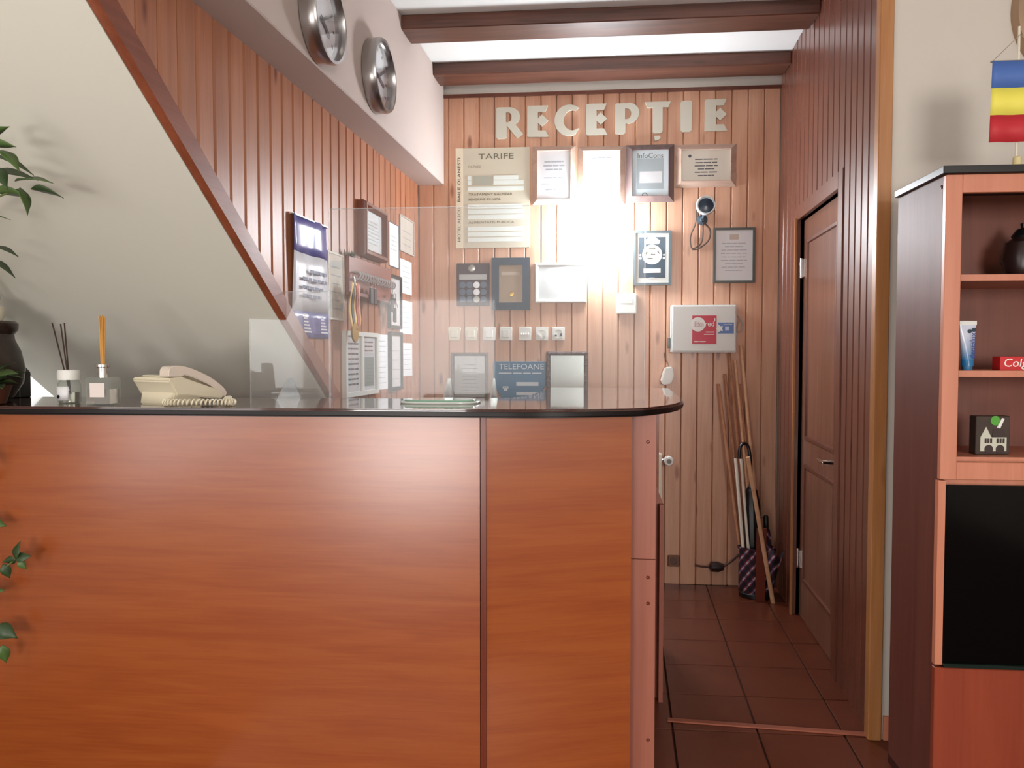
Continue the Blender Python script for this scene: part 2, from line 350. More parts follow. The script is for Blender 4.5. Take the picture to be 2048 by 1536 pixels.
hd = MB().lathe([(.024, .028), (.024, .018), (.01, .016), (.01, -.03), (.012, -.034)], 16, (hu, 0, hz), 'y'); hd.tube([(hu, -.026, hz), (hu - .06, -.03, hz), (hu - .11, -.026, hz)], [.009, .009, .007], 10)
hd.build('handle', 'chrome', dr)
hu, hz = RW.uv(1553, 660)
tag(MB().lathe([(.0, -.02), (.018, -.018), (.026, -.008), (.027, 0)], 20, (0, 0, 0), 'y').build('door_buzzer', 'white', None, RW.w(hu, hz), RW.a), 'small white oval button on the dark door frame', 'button').scale = (.8, 1, 1.7)
# end post, hall-facing white wall, skirting
px = .015
struct(MB().box(-.022, .024, -.02, .02, 0, CEIL).build('trim_2', 'post', None, (RW.o.x - .002, YE - .002, 0), SK, bevel=.003), 'light wooden edge post at the end of the right board wall')
struct(MB().box(.025, 2.6, .002, .12, 0, CEIL).build('wall_hall', 'plaster', None, RF.o, SK), 'off-white wall behind the display cabinet')
struct(MB().box(.03, 2.6, -.009, .002, 0, .085).build('baseboard_hall', 'skirt', None, RF.o, SK, bevel=.002))
# rest of the hall behind the camera
fw = MB(); FW0 = XO - .15
for (x0, x1, z0, z1) in ((FW0, -2.1, 0, CEIL), (-2.1, -.8, 1.98, CEIL), (-.8, 1.2, 0, CEIL), (1.2, 2.6, 0, 1.15), (1.2, 2.6, 2.35, CEIL), (2.6, 3.3, 0, CEIL)):
    fw.box(x0, x1, FRONT - .1, FRONT, z0, z1)
struct(fw.build('wall_front', 'plaster')); struct(MB().box(3.2, 3.3, FRONT, 3.2, 0, CEIL).build('wall_hall_side', 'plaster'))
# floor: terracotta tiles
flo = struct(MB().box(XO - .15, 3.3, FRONT, 5.2, -.1, -.008).build('floor', 'grout'), 'terracotta tiled floor')
sh = math.tan(SK); TS = .30; b = MB(); g = .003
c4 = [(g, g + g * sh), (TS - g, g + (TS - g) * sh), (TS - g, TS - g + (TS - g) * sh), (g, TS - g + g * sh)]
b.prism(c4, 'z', -.01, 0); tme = b.mesh('tile', .002)
tx, ty = .477, 2.83
t0 = obj('tile', tme, 'tile', flo, (tx, ty, 0), angle=0)
for i in range(-6, 6):
    for j in range(-5, 6):
        if i == 0 and j == 0: continue
        x, y = tx + i * TS, ty + j * TS + i * TS * sh
        if y + TS > backy(x) + .02 and j == 6: continue
        c = t0.copy(); COL.objects.link(c); c.parent = flo; c.location = (x, y, 0)
a0 = atz(1334, 1441, 0); a1 = atz(1772, 1473, 0); dv = a1 - a0
struct(MB().box(0, dv.length, -.014, .014, 0, .006).build('trim_3', 'strip', None, a0, math.atan2(dv.y, dv.x), bevel=.002), 'thin raised threshold strip across the tiles')

# ------------------------------------------------------------------ reception counter
CT, CB = 1.19, 1.165
ct = thing('reception_counter', 'long orange cherry laminate reception counter with rounded dark worktop', 'counter')
def fy(x, base): return base + sh * (x + .41)                   # lines parallel to the back wall
def spline(pts, n=6):
    out = []
    for i in range(len(pts) - 1):
        P = [Vector(pts[max(0, i - 1)]), Vector(pts[i]), Vector(pts[i + 1]), Vector(pts[min(len(pts) - 1, i + 2)])]
        for k in range(n):
            t = k / n
            out.append(tuple(.5 * (2 * P[1] + (P[2] - P[0]) * t + (2 * P[0] - 5 * P[1] + 4 * P[2] - P[3]) * t * t + (3 * P[1] - P[0] - 3 * P[2] + P[3]) * t ** 3)))
    return out + [tuple(pts[-1])]
XC = XO + .02
front = spline([(-.62, fy(-.62, 2.215)), (-.41, 2.217), (-.2, 2.24), (.018, 2.325), (.1, 2.42), (.165, 2.57), (.198, 2.76), (.204, 3.0)])
bk = atz(1335, 776, CT); bl = atz(1101, 775, CT)
inner = spline([(bl.x, bl.y), (-.365, 3.1), (-.38, 2.92), (-.45, 2.8), (-.62, fy(-.62, 2.74))], 5)
out = [(XC, fy(XC, 2.215))] + front + [(.205, bk.y - .02), (.185, bk.y)] + inner + [(XC, fy(XC, 2.74))]
wt = MB().prism(out, 'z', CB + .004, CT).build('worktop', 'top', ct, bevel=.004, seg=2)
eo = [(x, y) for x, y in out]
def offset(poly, d):
    n = len(poly); r = []
    for i in range(n):
        a, b_, c = Vector(poly[i - 1]), Vector(poly[i]), Vector(poly[(i + 1) % n])
        n1 = Vector(((b_ - a).y, -(b_ - a).x)).normalized(); n2 = Vector(((c - b_).y, -(c - b_).x)).normalized(); m = (n1 + n2)
        m = m / max(.5, m.length_squared) * 2 * .5 * 2 if m.length > .1 else n1
        r.append(tuple(Vector(b_) + m * d))
    return r
MB().prism(offset(eo, .0035), 'z', CB, CT - .003).build('edge_band', 'blackedge', ct, bevel=.005, seg=3)
# front boards below the worktop
PX = -.418
fp = MB().box(0, PX - XC, 0, .02, 0, CB).build('front_panel', 'lam', ct, (XC, fy(XC, 2.245), 0), SK)
MB().box(-.008, .008, -.004, .03, 0, CB).build('corner_strip', 'lam_dark', ct, (PX + .008, fy(PX, 2.245), 0), SK)
e0 = Vector((PX + .016, 2.247)); e1 = Vector((.0215, 2.40)); ev = e1 - e0
MB().box(0, ev.length, 0, .02, 0, CB).build('angled_panel', 'lam', ct, (e0.x, e0.y, 0), math.atan2(ev.y, ev.x))
jz = CAMZ - .64
q0 = .012
ep = MB().box(q0, q0 + .086, 0, .022, jz + .0015, CB).build('end_board', 'lam_sheen', ct, (0, 2.44, 0), SK, bevel=.001)
MB().box(q0, q0 + .086, 0, .022, 0, jz).build('end_board', 'lam_sheen', ct, (0, 2.44, 0), SK, bevel=.001)
for py_ in (884, 1155, 1207, 1480):
    P = Plane((0, 2.44, 0), SK).uv(1296, py_)
    MB().lathe([(0, -.003), (.004, -.0025), (.006, 0)], 12, (P[0], 0, P[1]), 'y').build('screw_cap', 'lam_dark', ct, (0, 2.44, 0), SK)
MB().box(.078, .098, .02, .60, .02, CB).build('side_panel', 'lam_sheen', ct, (0, 2.44, 0), SK)
MB().box(.136, .152, 0, .5, 0, .77).build('desk_side', 'lam_sheen', ct, (0, 3.02, 0), SK)
MB().prism([(-.3, 0), (.15, 0), (.15, .77), (.105, .88), (.105, 1.1), (-.3, 1.1)], 'y', 0, .02).build('desk_end', 'lam_sheen', ct, (0, 3.06, 0), SK)
MB().box(-.36, .16, .03, .05, 0, CB).build('return_back', 'lam', ct, (0, bk.y - .12, 0), SK)

# ------------------------------------------------------------------ framed things on the walls
def framed(P, r, name, label, cat='picture', fw=.02, depth=.018, fm='black', pm='paper', style='flat', group=None, glass=True, off=0, tilt=0):
    u, z, w_, h_ = P.rect(*r)
    t = thing(name, label, cat, P.w(u, z, off), P.a, group)
    if tilt: t.rotation_euler = (0, tilt, P.a)
    prof = {'flat': [(0, 0), (0, -depth), (1, -depth), (1, -depth * .4), (1, 0)],
            'slope': [(0, 0), (0, -.006), (.08, -.008), (.92, -depth), (1, -depth), (1, 0)],
            'round': [(0, 0), (0, -depth * .7), (.25, -depth), (.6, -depth), (1, -depth * .6), (1, 0)]}[style]
    if fw: MB().ring(w_, h_, fw, prof).build('frame', fm, t)
    yp = -depth * .45 if fw else -.0015
    MB().box(-w_ / 2 + fw * .9, w_ / 2 - fw * .9, yp, 0, -h_ / 2 + fw * .9, h_ / 2 - fw * .9).build('sheet', pm, t)
    if glass and fw: MB().box(-w_ / 2 + fw * .95, w_ / 2 - fw * .95, yp - .003, yp - .0015, -h_ / 2 + fw * .95, h_ / 2 - fw * .95).build('pane', 'glass', t)
    t['_w'], t['_h'], t['_y'] = w_ - 2 * fw, h_ - 2 * fw, yp
    return t
def printed(t, z0, z1, n, m='inklight', x0=-.38, x1=.38, words=3, h=.005):
    w_, h_, y = t['_w'], t['_h'], t['_y']; rows = []
    for i in range(n):
        z = (z0 + (z1 - z0) * i / max(1, n - 1)) * h_; s_ = random.uniform(.65, 1)
        rows += [r + (h,) for r in wordy(x0 * w_ * s_, x1 * w_ * s_, z, words)]
    return lines(t, m, rows, y)
# price board
u, z, w_, h_ = BW.rect(912, 1060, 296, 496)
t = thing('price_board', 'tall beige tariff board with white insert strips on the back wall', 'sign', BW.w(u, z), BW.a)
MB().box(-w_ / 2, w_ / 2, -.008, 0, -h_ / 2, h_ / 2).build('board', mat('board_beige', S(206, 198, 178), .5), t, bevel=.0015)
MB().box(-w_ / 2, -w_ / 2 + .043, -.0095, -.007, -h_ / 2, h_ / 2).build('side_band', mat('band_cream', S(232, 220, 196), .5), t)
inkg = mat('ink_grey', S(112, 108, 92), .7); inkd = mat('ink_dark', S(70, 62, 54), .7)
xa = -w_ / 2
text('TARIFE', .047, t, inkg, xa + .24, -.0085, h_ * (.5 - .09), width=.207)
text('CAZARE', .021, t, mat('ink_pale', S(150, 146, 128), .7), xa + .072, -.0085, h_ * (.5 - .19), align='LEFT')
text('TRATAMENT BALNEAR', .02, t, inkg, xa + .076, -.0085, h_ * (.5 - .465), align='LEFT', width=.26)
text('PENSIUNE ZILNICA', .02, t, inkg, xa + .076, -.0085, h_ * (.5 - .515), align='LEFT', width=.19)
text('ALIMENTATIE PUBLICA', .019, t, inkg, xa + .076, -.0085, h_ * (.5 - .745), align='LEFT', width=.27)
text('HOTEL ALECU', .024, t, inkd, xa + .021, -.0101, -h_ * .265, width=h_ * .34, roll=R(-90)); text('BAILE OLANESTI', .024, t, inkd, xa + .021, -.0101, h_ * .185, width=h_ * .44, roll=R(-90))
slot = mat('strip_white', S(226, 232, 226), .4)
for (zf, x0, x1) in ((.30, .225, .37), (.3475, .225, .402), (.4075, .072, .402), (.30, .072, .092), (.3475, .072, .092), (.585, .072, .395), (.635, .072, .405), (.69, .072, .405), (.81, .072, .405), (.865, .072, .405), (.9175, .072, .405)):
    MB().box(xa + x0, xa + x1, -.0105, -.0075, h_ * (.5 - zf - .021), h_ * (.5 - zf + .021)).build('insert_strip', slot, t)
MB().box(xa + .1, xa + .218, -.0095, -.0075, h_ * (.5 - .37), h_ * (.5 - .28)).build('insert_strip', mat('strip_grey', S(172, 172, 158), .5), t)
# four bevelled wooden plaques in a row
mw = wood('plaque_wood', S(172, 142, 126), S(198, 170, 154), 'x', 1, .3, 0, .05); md = wood('plaque_dark', S(96, 78, 76), S(126, 106, 102), 'z', 1, .3, 0, .05)
t = framed(BW, (1065, 1151, 293, 410), 'plaque', 'wooden plaque with white certificate next to the tariff board', 'plaque', .03, .03, mw, 'paper', 'slope', 'framed diplomas under the sign'); printed(t, .28, .12, 3, 'inklight', words=2, h=.008); printed(t, -.05, -.3, 3)
t = framed(BW, (1156, 1250, 293, 410), 'plaque', 'wooden plaque with near blank white certificate directly above the lit lamp', 'plaque', .03, .03, mw, 'paper', 'slope', 'framed diplomas under the sign'); printed(t, .36, -.35, 6)
t = framed(BW, (1252, 1348, 290, 405), 'plaque', 'dark plaque with large heading and grey picture beside the wide plaque', 'plaque', .034, .03, md, mat('paper_blue', S(214, 226, 232), .5), 'slope', 'framed diplomas under the sign')
y = t['_y']; text('InfoCons', .04, t, inkg, 0, y - .0005, t['_h'] * .38, width=.145)
MB().box(-.075, .075, y - .0006, y, -.09, .085).build('picture', mat('grey_print', S(172, 182, 186), .5), t)
MB().box(-.06, .068, y - .0012, y, -.055, .01).build('caption_card', 'paper', t); printed(t, -.06, -.14, 2, 'ink', -.28, .3)
MB().lathe([(.016, y - .0008), (.016, y), (.011, y), (.011, y - .0008), (.016, y - .0008)], 20, (-.03, 0, -.125), 'y').build('seal', inkg, t)
t = framed(BW, (1350, 1472, 289, 375), 'plaque', 'wide wooden plaque with small centred text above the security camera', 'plaque', .034, .03, mw, 'paperwarm', 'slope', 'framed diplomas under the sign'); printed(t, .2, -.32, 6, 'ink', -.24, .26, 3, .006)
MB().lathe([(0, t['_y'] - .0008), (.009, t['_y'] - .0006), (.009, t['_y'])], 16, (-.09, 0, .055), 'y').build('emblem', 'navy', t)
# coin collection board
u, z, w_, h_ = BW.rect(914, 979, 527, 612)
t = thing('coin_board', 'dark coin display board with twelve round slots on the back wall', 'display', BW.w(u, z), BW.a, None)
MB().box(-w_ / 2, w_ / 2, -.012, 0, -h_ / 2, h_ / 2).build('board', mat('dark_board', S(72, 58, 66), .5), t, bevel=.002)
MB().box(-w_ * .42, w_ * .42, -.0145, -.011, h_ * .12, h_ * .24).build('title_plate', mat('silver', S(168, 168, 168), .4, .4), t)
cr1 = mat('coin_slot', S(92, 104, 122), .4); cr2 = mat('coin_white', S(236, 238, 240), .3); cr3 = mat('coin_silver', S(170, 168, 162), .3, .7)
for r_ in range(3):
    for c_ in range(4):
        MB().lathe([(0, -.016), (w_ * .095, -.0155), (w_ * .1, -.014), (w_ * .1, -.011)], 20, (w_ * (-.32 + .215 * c_), 0, -h_ * (.01 + .17 * r_)), 'y').build('coin', cr3 if (c_ == 2 and r_ == 2) else cr2 if c_ == 2 else cr1, t)
MB().lathe([(0, -.016), (w_ * .095, -.0155), (w_ * .11, -.014), (w_ * .11, -.011)], 20, (-w_ * .03, 0, h_ * .38), 'y').build('medallion', cr3, t)
t = framed(BW, (984, 1060, 516, 620), 'picture_frame', 'dark blue-grey frame with a bronze plate inside', 'picture', .043, .02, 'navy', mat('bronze_plate', S(150, 130, 112), .35, .4), 'flat', glass=False)
MB().lathe([(0, -.013), (.013, -.012), (.015, -.009)], 16, (.005, 0, -.06), 'y').build('seal', 'gold', t); MB().box(-.055, .055, -.0105, -.0085, .05, .07).build('band', mat('bronze_band', S(176, 158, 142), .4), t)
t = framed(BW, (1070, 1173, 526, 606), 'picture_frame', 'white frame with a blank white sheet under the lamp', 'picture', .022, .025, 'white', mat('blank_sheet', S(240, 244, 244), .4), 'round')
t = framed(BW, (1266, 1342, 462, 571), 'picture_frame', 'grey frame with round white badge on blue-black ground', 'picture', .014, .018, mat('grey_frame', S(96, 106, 110), .4), 'white', 'flat')
y = t['_y']; w_, h_ = t['_w'], t['_h']
MB().box(-w_ * .4, w_ * .4, y - .0008, y, -h_ * .4, h_ * .42).build('poster', mat('badge_ground', S(66, 88, 104), .5), t)
bg = MB().lathe([(0, y - .002), (w_ * .3, y - .002), (w_ * .3, y)], 36, (0, 0, .02), 'y')
bg.prism([(-w_ * .2, .08), (-w_ * .24, .1), (-w_ * .12, .115), (-w_ * .1, .13), (w_ * .1, .13), (w_ * .12, .115), (w_ * .24, .1), (w_ * .2, .08)], 'y', y - .0018, y)
bg.box(-w_ * .26, w_ * .26, y - .0018, y, -.085, -.06); bg.box(-w_ * .08, w_ * .08, y - .0018, y, -.118, -.112)
for sx in (-1, 1): bg.lathe([(0, y - .0018), (.008, y - .0018), (.008, y)], 8, (sx * w_ * .355, 0, .0), 'y').lathe([(0, y - .0018), (.006, y - .0018), (.006, y)], 8, (sx * w_ * .355, 0, .018), 'y')
bg.build('badge', 'white', t)
ye = y - .0026
for pts in ([(-.03, .046), (-.012, .06), (.012, .06), (.03, .046), (.012, .053), (-.012, .053)], [(-.05, .035), (-.024, .035), (-.032, .022), (-.042, .01), (-.046, .02)],
            [(-.01, .018), (.0, .032), (.004, .022), (.012, .026), (.022, .018)], [(.026, .04), (.034, .044), (.046, .02), (.038, .026)], [(-.03, -.0), (-.012, .003), (.006, 0), (.002, -.005), (-.024, -.005)]):
    MB().prism(pts, 'y', ye, y - .0015).build('badge_mark', inkg, t)
t = framed(BW, (1426, 1509, 456, 566), 'picture_frame', 'thin dark frame with a printed page of text on the right', 'picture', .013, .018, mat('dark_grey_frame', S(84, 84, 80), .4), 'paper', 'flat'); printed(t, .24, -.3, 9, 'inklight', -.36, .36, 4, .004)
lines(t, mat('crest', S(206, 190, 176), .6), [(-.025, .025, .105, .03)], t['_y'], 'crest')
t = framed(BW, (903, 977, 705, 800), 'picture_frame', 'brown framed grey document standing low beside the blue sign', 'picture', .02, .03, wood('brown_frame', S(80, 56, 44), S(108, 80, 66), 'z', 1, .35), mat('grey_doc', S(176, 172, 168), .5), 'round'); printed(t, .28, -.35, 8, 'ink', -.3, .3, 3, .004)
t = framed(BW, (1093, 1176, 703, 800), 'picture_frame', 'carved dark frame with a shiny silver picture', 'picture', .024, .03, wood('carved_frame', S(74, 58, 58), S(106, 86, 86), 'z', 2, .4), mat('silver_foil', S(190, 198, 196), .25, .85), 'round', glass=False)
w_, h_ = t['_w'] + .048, t['_h'] + .048; b = MB()
for i in range(9): b.lathe([(0, -.006), (.008, -.004), (.011, 0)], 8, (-w_ / 2 + .012 + (w_ - .024) * i / 8, -.028, h_ / 2 - .012), 'y')
for i in range(1, 9):
    for sx in (-1, 1): b.lathe([(0, -.006), (.008, -.004), (.011, 0)], 8, (sx * (w_ / 2 - .012), -.028, h_ / 2 - .012 - (h_ - .024) * i / 8), 'y')
b.build('carving', wood('carving_wood', S(74, 58, 58), S(106, 86, 86), 'z', 2, .4), t)
# blue telephone sign
u, z, w_, h_ = BW.rect(988, 1092, 723, 800)
t = thing('telephone_sign', 'blue telephone sign with white lettering and cut lower corners', 'sign', BW.w(u, z), BW.a)
pts = [(-w_ / 2, h_ / 2), (w_ / 2, h_ / 2), (w_ / 2, -h_ * .12), (w_ * .3, -h_ / 2), (-w_ * .32, -h_ / 2), (-w_ / 2, -h_ * .12)]
MB().prism(pts, 'y', -.02, 0).build('panel', mat('sign_blue', S(62, 116, 152), .35), t, bevel=.002)
sgw = mat('sign_white', S(206, 216, 222), .5)
text('TELEFOANE', .045, t, sgw, .01, -.0205, h_ * .36, width=w_ * .86)
lines(t, sgw, wordy(-w_ * .4, w_ * .42, h_ * .2, 4), -.02, h=.006); lines(t, sgw, [(-.02, w_ * .36, -h_ * .08, .022), (-.02, w_ * .4, -h_ * .33, .018)], -.02, 'number_bar')
b = MB().prism([(-.012, -.012), (.012, -.012), (.008, .004), (-.008, .004)], 'y', -.021, -.019).box(-.017, .017, -.021, -.019, .006, .013).box(-.017, -.011, -.021, -.019, .001, .007).box(.011, .017, -.021, -.019, .001, .007)
b.build('phone_symbol', sgw, t, (-w_ * .27, 0, -h_ * .2))
# switches and sockets in one row
for i, (xc, kind) in enumerate(((909, 0), (943, 0), (979, 1), (1012, 1), (1050, 2), (1084, 3), (1117, 4))):
    u, z, w_, h_ = BW.rect(xc - 13, xc + 13, 654, 681)
    lab = ['cream rounded light switch in the row near the left corner', 'plain white switch plate in the middle of the switch row', 'white double switch plate with four small buttons', 'white socket with two plugged-in chargers in the switch row', 'white socket at the lamp end of the switch row'][kind]
    t = thing('light_switch' if kind < 3 else 'wall_socket', lab, 'switch' if kind < 3 else 'socket', BW.w(u, z), BW.a, 'switch row on the back wall')
    b = MB().prism([(-w_ * .5, h_ * .4), (-w_ * .4, h_ * .5), (w_ * .4, h_ * .5), (w_ * .5, h_ * .4), (w_ * .42, -h_ * .42), (w_ * .34, -h_ * .5), (-w_ * .34, -h_ * .5), (-w_ * .42, -h_ * .42)] if kind == 0 else
                   [(-w_ * .48, h_ * .46), (-w_ * .44, h_ * .5), (w_ * .44, h_ * .5), (w_ * .48, h_ * .46), (w_ * .48, -h_ * .46), (w_ * .44, -h_ * .5), (-w_ * .44, -h_ * .5), (-w_ * .48, -h_ * .46)], 'y', -.01, 0)
    b.build('plate', 'cream' if kind == 0 else 'white', t, bevel=.002)
    if kind < 2: MB().box(-w_ * .26, w_ * .26, -.014, -.009, -h_ * .28, h_ * .28).build('rocker', 'cream' if kind == 0 else 'white', t, bevel=.002)
    elif kind == 2: [MB().box(w_ * (-.3 + .17 * q), w_ * (-.2 + .17 * q), -.014, -.009, -h_ * .06, h_ * .06).build('button', 'chrome', t) for q in range(4)]
    else:
        MB().lathe([(w_ * .34, -.009), (w_ * .36, -.013), (w_ * .3, -.013), (w_ * .29, -.011), (0, -.0105)], 24, (0, 0, 0), 'y').build('socket_face', 'white', t)
        for sx in ((-1, 1)): MB().box(sx * w_ * .2 - .006, sx * w_ * .2 + .006, -.03 if kind == 3 else -.0135, -.01, -h_ * .12 - .006, -h_ * .12 + (.012 if sx > 0 else .004)).build('plug' if kind == 3 else 'pin_hole', 'white' if kind == 3 else 'ink', t)
u, z, w_, h_ = BW.rect(1233, 1273, 587, 628)
t = thing('thermostat', 'square white thermostat box below the round badge picture', 'thermostat', BW.w(u, z), BW.a)
MB().box(-w_ / 2, w_ / 2, -.022, 0, -h_ / 2, h_ / 2).build('case', 'white', t, bevel=.005, seg=2); MB().box(-w_ * .3, w_ * .3, -.0235, -.021, 0, h_ * .28).build('display', mat('lcd', S(206, 212, 204), .3), t)

# reception letters
E_ = [[(0, .03), (0, .97), (.04, 1), (.66, 1), (.57, .8), (.34, .8), (.34, .6), (.47, .72), (.67, .52), (.47, .33), (.34, .45), (.34, .2), (.58, .2), (.69, 0), (.04, 0)]]
def arc(cx, cy, rx, ry, a0, a1, n=16): return [(cx + rx * math.cos(R(a0 + (a1 - a0) * i / n)), cy + ry * math.sin(R(a0 + (a1 - a0) * i / n))) for i in range(n + 1)]
C_ = [[(.75, .9)] + arc(.46, .5, .46, .5, 66, 294, 24) + [(.76, .24), (.64, .2)] + arc(.56, .5, .28, .33, 290, 72, 18) + [(.66, .8)]]
bowl = [(0, .04), (0, .96), (.05, 1), (.4, 1)] + arc(.4, .68, .36, .32, 80, -60, 14)
P_ = [[(0, .04), (0, .96), (.05, 1), (.4, 1)] + arc(.42, .68, .36, .34, 85, -90, 16) + [(.34, .34), (.34, .05), (.28, 0), (.04, 0)], arc(.38, .66, .14, .18, 90, -90, 10) + [(.32, .48), (.32, .84)]]
R_ = [[(0, .04), (0, .96), (.05, 1), (.4, 1)] + arc(.4, .7, .38, .3, 85, -55, 14) + [(.87, .14), (.68, 0), (.34, .42), (.34, .05), (.28, 0), (.04, 0)], arc(.36, .68, .15, .17, 90, -90, 10) + [(.32, .52), (.32, .84)]]
T_ = [[(0, 1), (.82, 1), (.74, .82), (.56, .82), (.56, .05), (.5, 0), (.3, 0), (.25, .05), (.25, .82), (.07, .82)]]
I_ = [[(0, .05), (0, .95), (.05, 1), (.3, 1), (.34, .95), (.34, .05), (.29, 0), (.05, 0)]]
lm = mat('letter_cream', S(206, 203, 188), .5)
for ch, sp, r, lb in (('R', R_, (993, 1046, 216, 278), 'cream wooden letter R starting the reception sign'), ('E', E_, (1055, 1098, 213, 275), 'cream letter E with diamond bar between letters R and C'),
                      ('C', C_, (1109, 1158, 211, 273), 'cream wooden letter C of the reception sign'), ('E', E_, (1172, 1215, 209, 271), 'cream letter E with diamond bar between letters C and P'),
                      ('P', P_, (1230, 1278, 208, 269), 'cream wooden letter P of the reception sign'), ('T', T_, (1290, 1341, 205, 268), 'cream wooden letter T with comma below on the reception sign'),
                      ('I', I_, (1361, 1383, 203, 265), 'cream wooden letter I of the reception sign'), ('E', E_, (1409, 1454, 200, 263), 'cream letter E with diamond bar ending the reception sign')):
    u, z, w_, h_ = BW.rect(*r); ww = max(p_[0] for p_ in sp[0])
    me = poly_mesh([[(p_[0] / ww * w_, p_[1] * h_) for p_ in s_] for s_ in sp], .008); me.transform(Matrix.Translation((-w_ / 2, -.008, -h_ / 2)))
    o = obj('sign_letter', me, lm, None, BW.w(u, z), BW.a, 30); tag(o, lb, 'letter', 'letters of the reception sign')
    if ch == 'T':
        me = poly_mesh([[(-.014, -.012), (-.019, .014), (.012, .016), (.02, .002), (.008, -.008)]], .008); me.transform(Matrix.Translation((-.003, -.008, -h_ / 2 - .03))); obj('comma', me, lm, o, angle=30)

# wall lamp
u, z, w_, h_ = BW.rect(1143, 1243, 412, 512)
lamp = thing('wall_lamp', 'glaring white wall lamp switched on under the diplomas', 'lamp', BW.w(u, z), BW.a)
MB().box(-w_ * .32, w_ * .32, -.02, 0, -h_ * .4, h_ * .4).build('backplate', 'white', lamp, bevel=.003)
pr = [(-w_ / 2, -.02)] + [(w_ / 2 * -math.cos(R(a)), -.02 - .13 * math.sin(R(a))) for a in range(15, 180, 15)] + [(w_ / 2, -.02)]
MB().prism(pr, 'z', -h_ / 2, h_ / 2).build('shade', mat('lit_shade', (.86, .94, 1, 1), .4, emit=75), lamp, bevel=.004)  # shade built large so its glow also fills the surrounding glare

# security camera
c0 = BW.uv(1404, 440); c1 = BW.uv(1412, 410, .1)
t = thing('security_camera', 'small dark security camera with white rim and looped cable', 'camera', BW.w(*c0), BW.a)
MB().lathe([(.03, 0), (.03, -.01), (.014, -.016), (.01, -.03)], 20, (0, 0, 0), 'y').tube([(0, -.02, 0), (.004, -.05, .02), (.014, -.07, .055)], .009, 10).build('bracket', mat('cam_grey', S(70, 84, 96), .4), t)
cx, cz = c1[0] - c0[0], c1[1] - c0[1]
MB().lathe([(0, 0), (.04, -.002), (.052, -.012), (.055, -.03), (.05, -.05), (.045, -.05), (.043, -.042), (0, -.042)], 28, (cx, -.06, cz), 'y').build('housing', mat('cam_white', S(206, 214, 218), .35), t)
MB().lathe([(0, -.052), (.02, -.051), (.04, -.046), (.0445, -.04)], 28, (cx, -.06, cz - .004), 'y').build('front_glass', mat('cam_face', S(40, 54, 70), .25), t)
cb = mat('cable_dark', S(84, 72, 66), .5)
MB().tube(spline([(cx - .05, -.07, cz + .01), (-.04, -.03, -.02), (-.065, -.012, -.09), (-.06, -.012, -.16), (-.03, -.012, -.155), (.0, -.012, -.12), (.004, -.02, -.02)]), .0035, 6).tube(spline([(.01, -.015, -.02), (.045, -.012, -.06), (.035, -.012, -.12), (-.02, -.012, -.165), (-.055, -.012, -.17)]), .004, 6).build('cable', cb, t)

# white distribution box with stickers
u, z, w_, h_ = BW.rect(1340, 1468, 611, 705)
t = thing('fuse_box', 'grey-white metal fuse box with red and blue stickers', 'box', BW.w(u, z), BW.a)
bx_ = MB().box(-w_ / 2, w_ / 2, -.07, 0, -h_ / 2, h_ / 2).build('case', mat('box_grey', S(214, 214, 210), .4), t, bevel=.004, seg=2)
MB().box(-w_ / 2 + .006, w_ / 2 - .006, -.078, -.0695, -h_ / 2 + .008, h_ / 2 - .006).build('cover', mat('box_cover', S(220, 222, 218), .35), t, bevel=.003)
s_ = MB().box(-.066, .07, -.0795, -.0775, -.088, .074).build('sticker', mat('sticker_red', S(196, 40, 66), .4), t, (.0, 0, 0))
MB().lathe([(0, -.0803), (.041, -.0803), (.041, -.079)], 32, (-.034, 0, .024), 'y').build('disc', 'white', s_)
text('Eden', .04, s_, mat('pale_red', S(196, 150, 158), .6), -.028, -.0808, .024, width=.05); text('red', .042, s_, 'white', .031, -.0803, .026, width=.05)
lines(s_, 'white', [(.058, .062, .05, .018), (.01, .058, -.02, .005), (.0, .058, -.033, .004), (-.055, -.03, -.074, .006), (-.024, .01, -.074, .005)], -.0797)
s2 = MB().box(.078, .166, -.0795, -.0775, -.028, .034).build('sticker', mat('sticker_blue', S(96, 122, 178), .4), t, (0, 0, 0))
MB().prism([(.079 + .022 * (1 if i % 2 else .55) * math.cos(i * math.pi / 5) + .009, .0 + .024 * (1 if i % 2 else .55) * math.sin(i * math.pi / 5)) for i in range(10)], 'y', -.0803, -.079).build('star', 'white', s2)
MB().box(.118, .14, -.0803, -.079, -.012, .012).build('emblem', mat('pale_blue', S(190, 206, 232), .5), s2); text('voucher', .014, s2, 'white', .133, -.0803, .024, width=.05)
MB().tube(spline([(w_ / 2 - .004, -.03, .09), (w_ / 2 + .02, -.02, .07), (w_ / 2 + .045, -.012, .03), (w_ / 2 + .04, -.01, -.01), (w_ / 2 + .015, -.01, -.015), (w_ / 2 + .02, -.01, .03), (w_ / 2 + .035, -.012, .05)]), .0035, 6).box(w_ / 2 + .001, w_ / 2 + .012, -.03, -.005, -.05, -.02).build('cable', mat('cable_grey', S(186, 180, 172), .5), t)
MB().box(-w_ / 2 - .014, -w_ / 2 - .001, -.04, -.012, -.11, -.05).build('switch', mat('switch_grey', S(110, 112, 110), .5), t, bevel=.002)
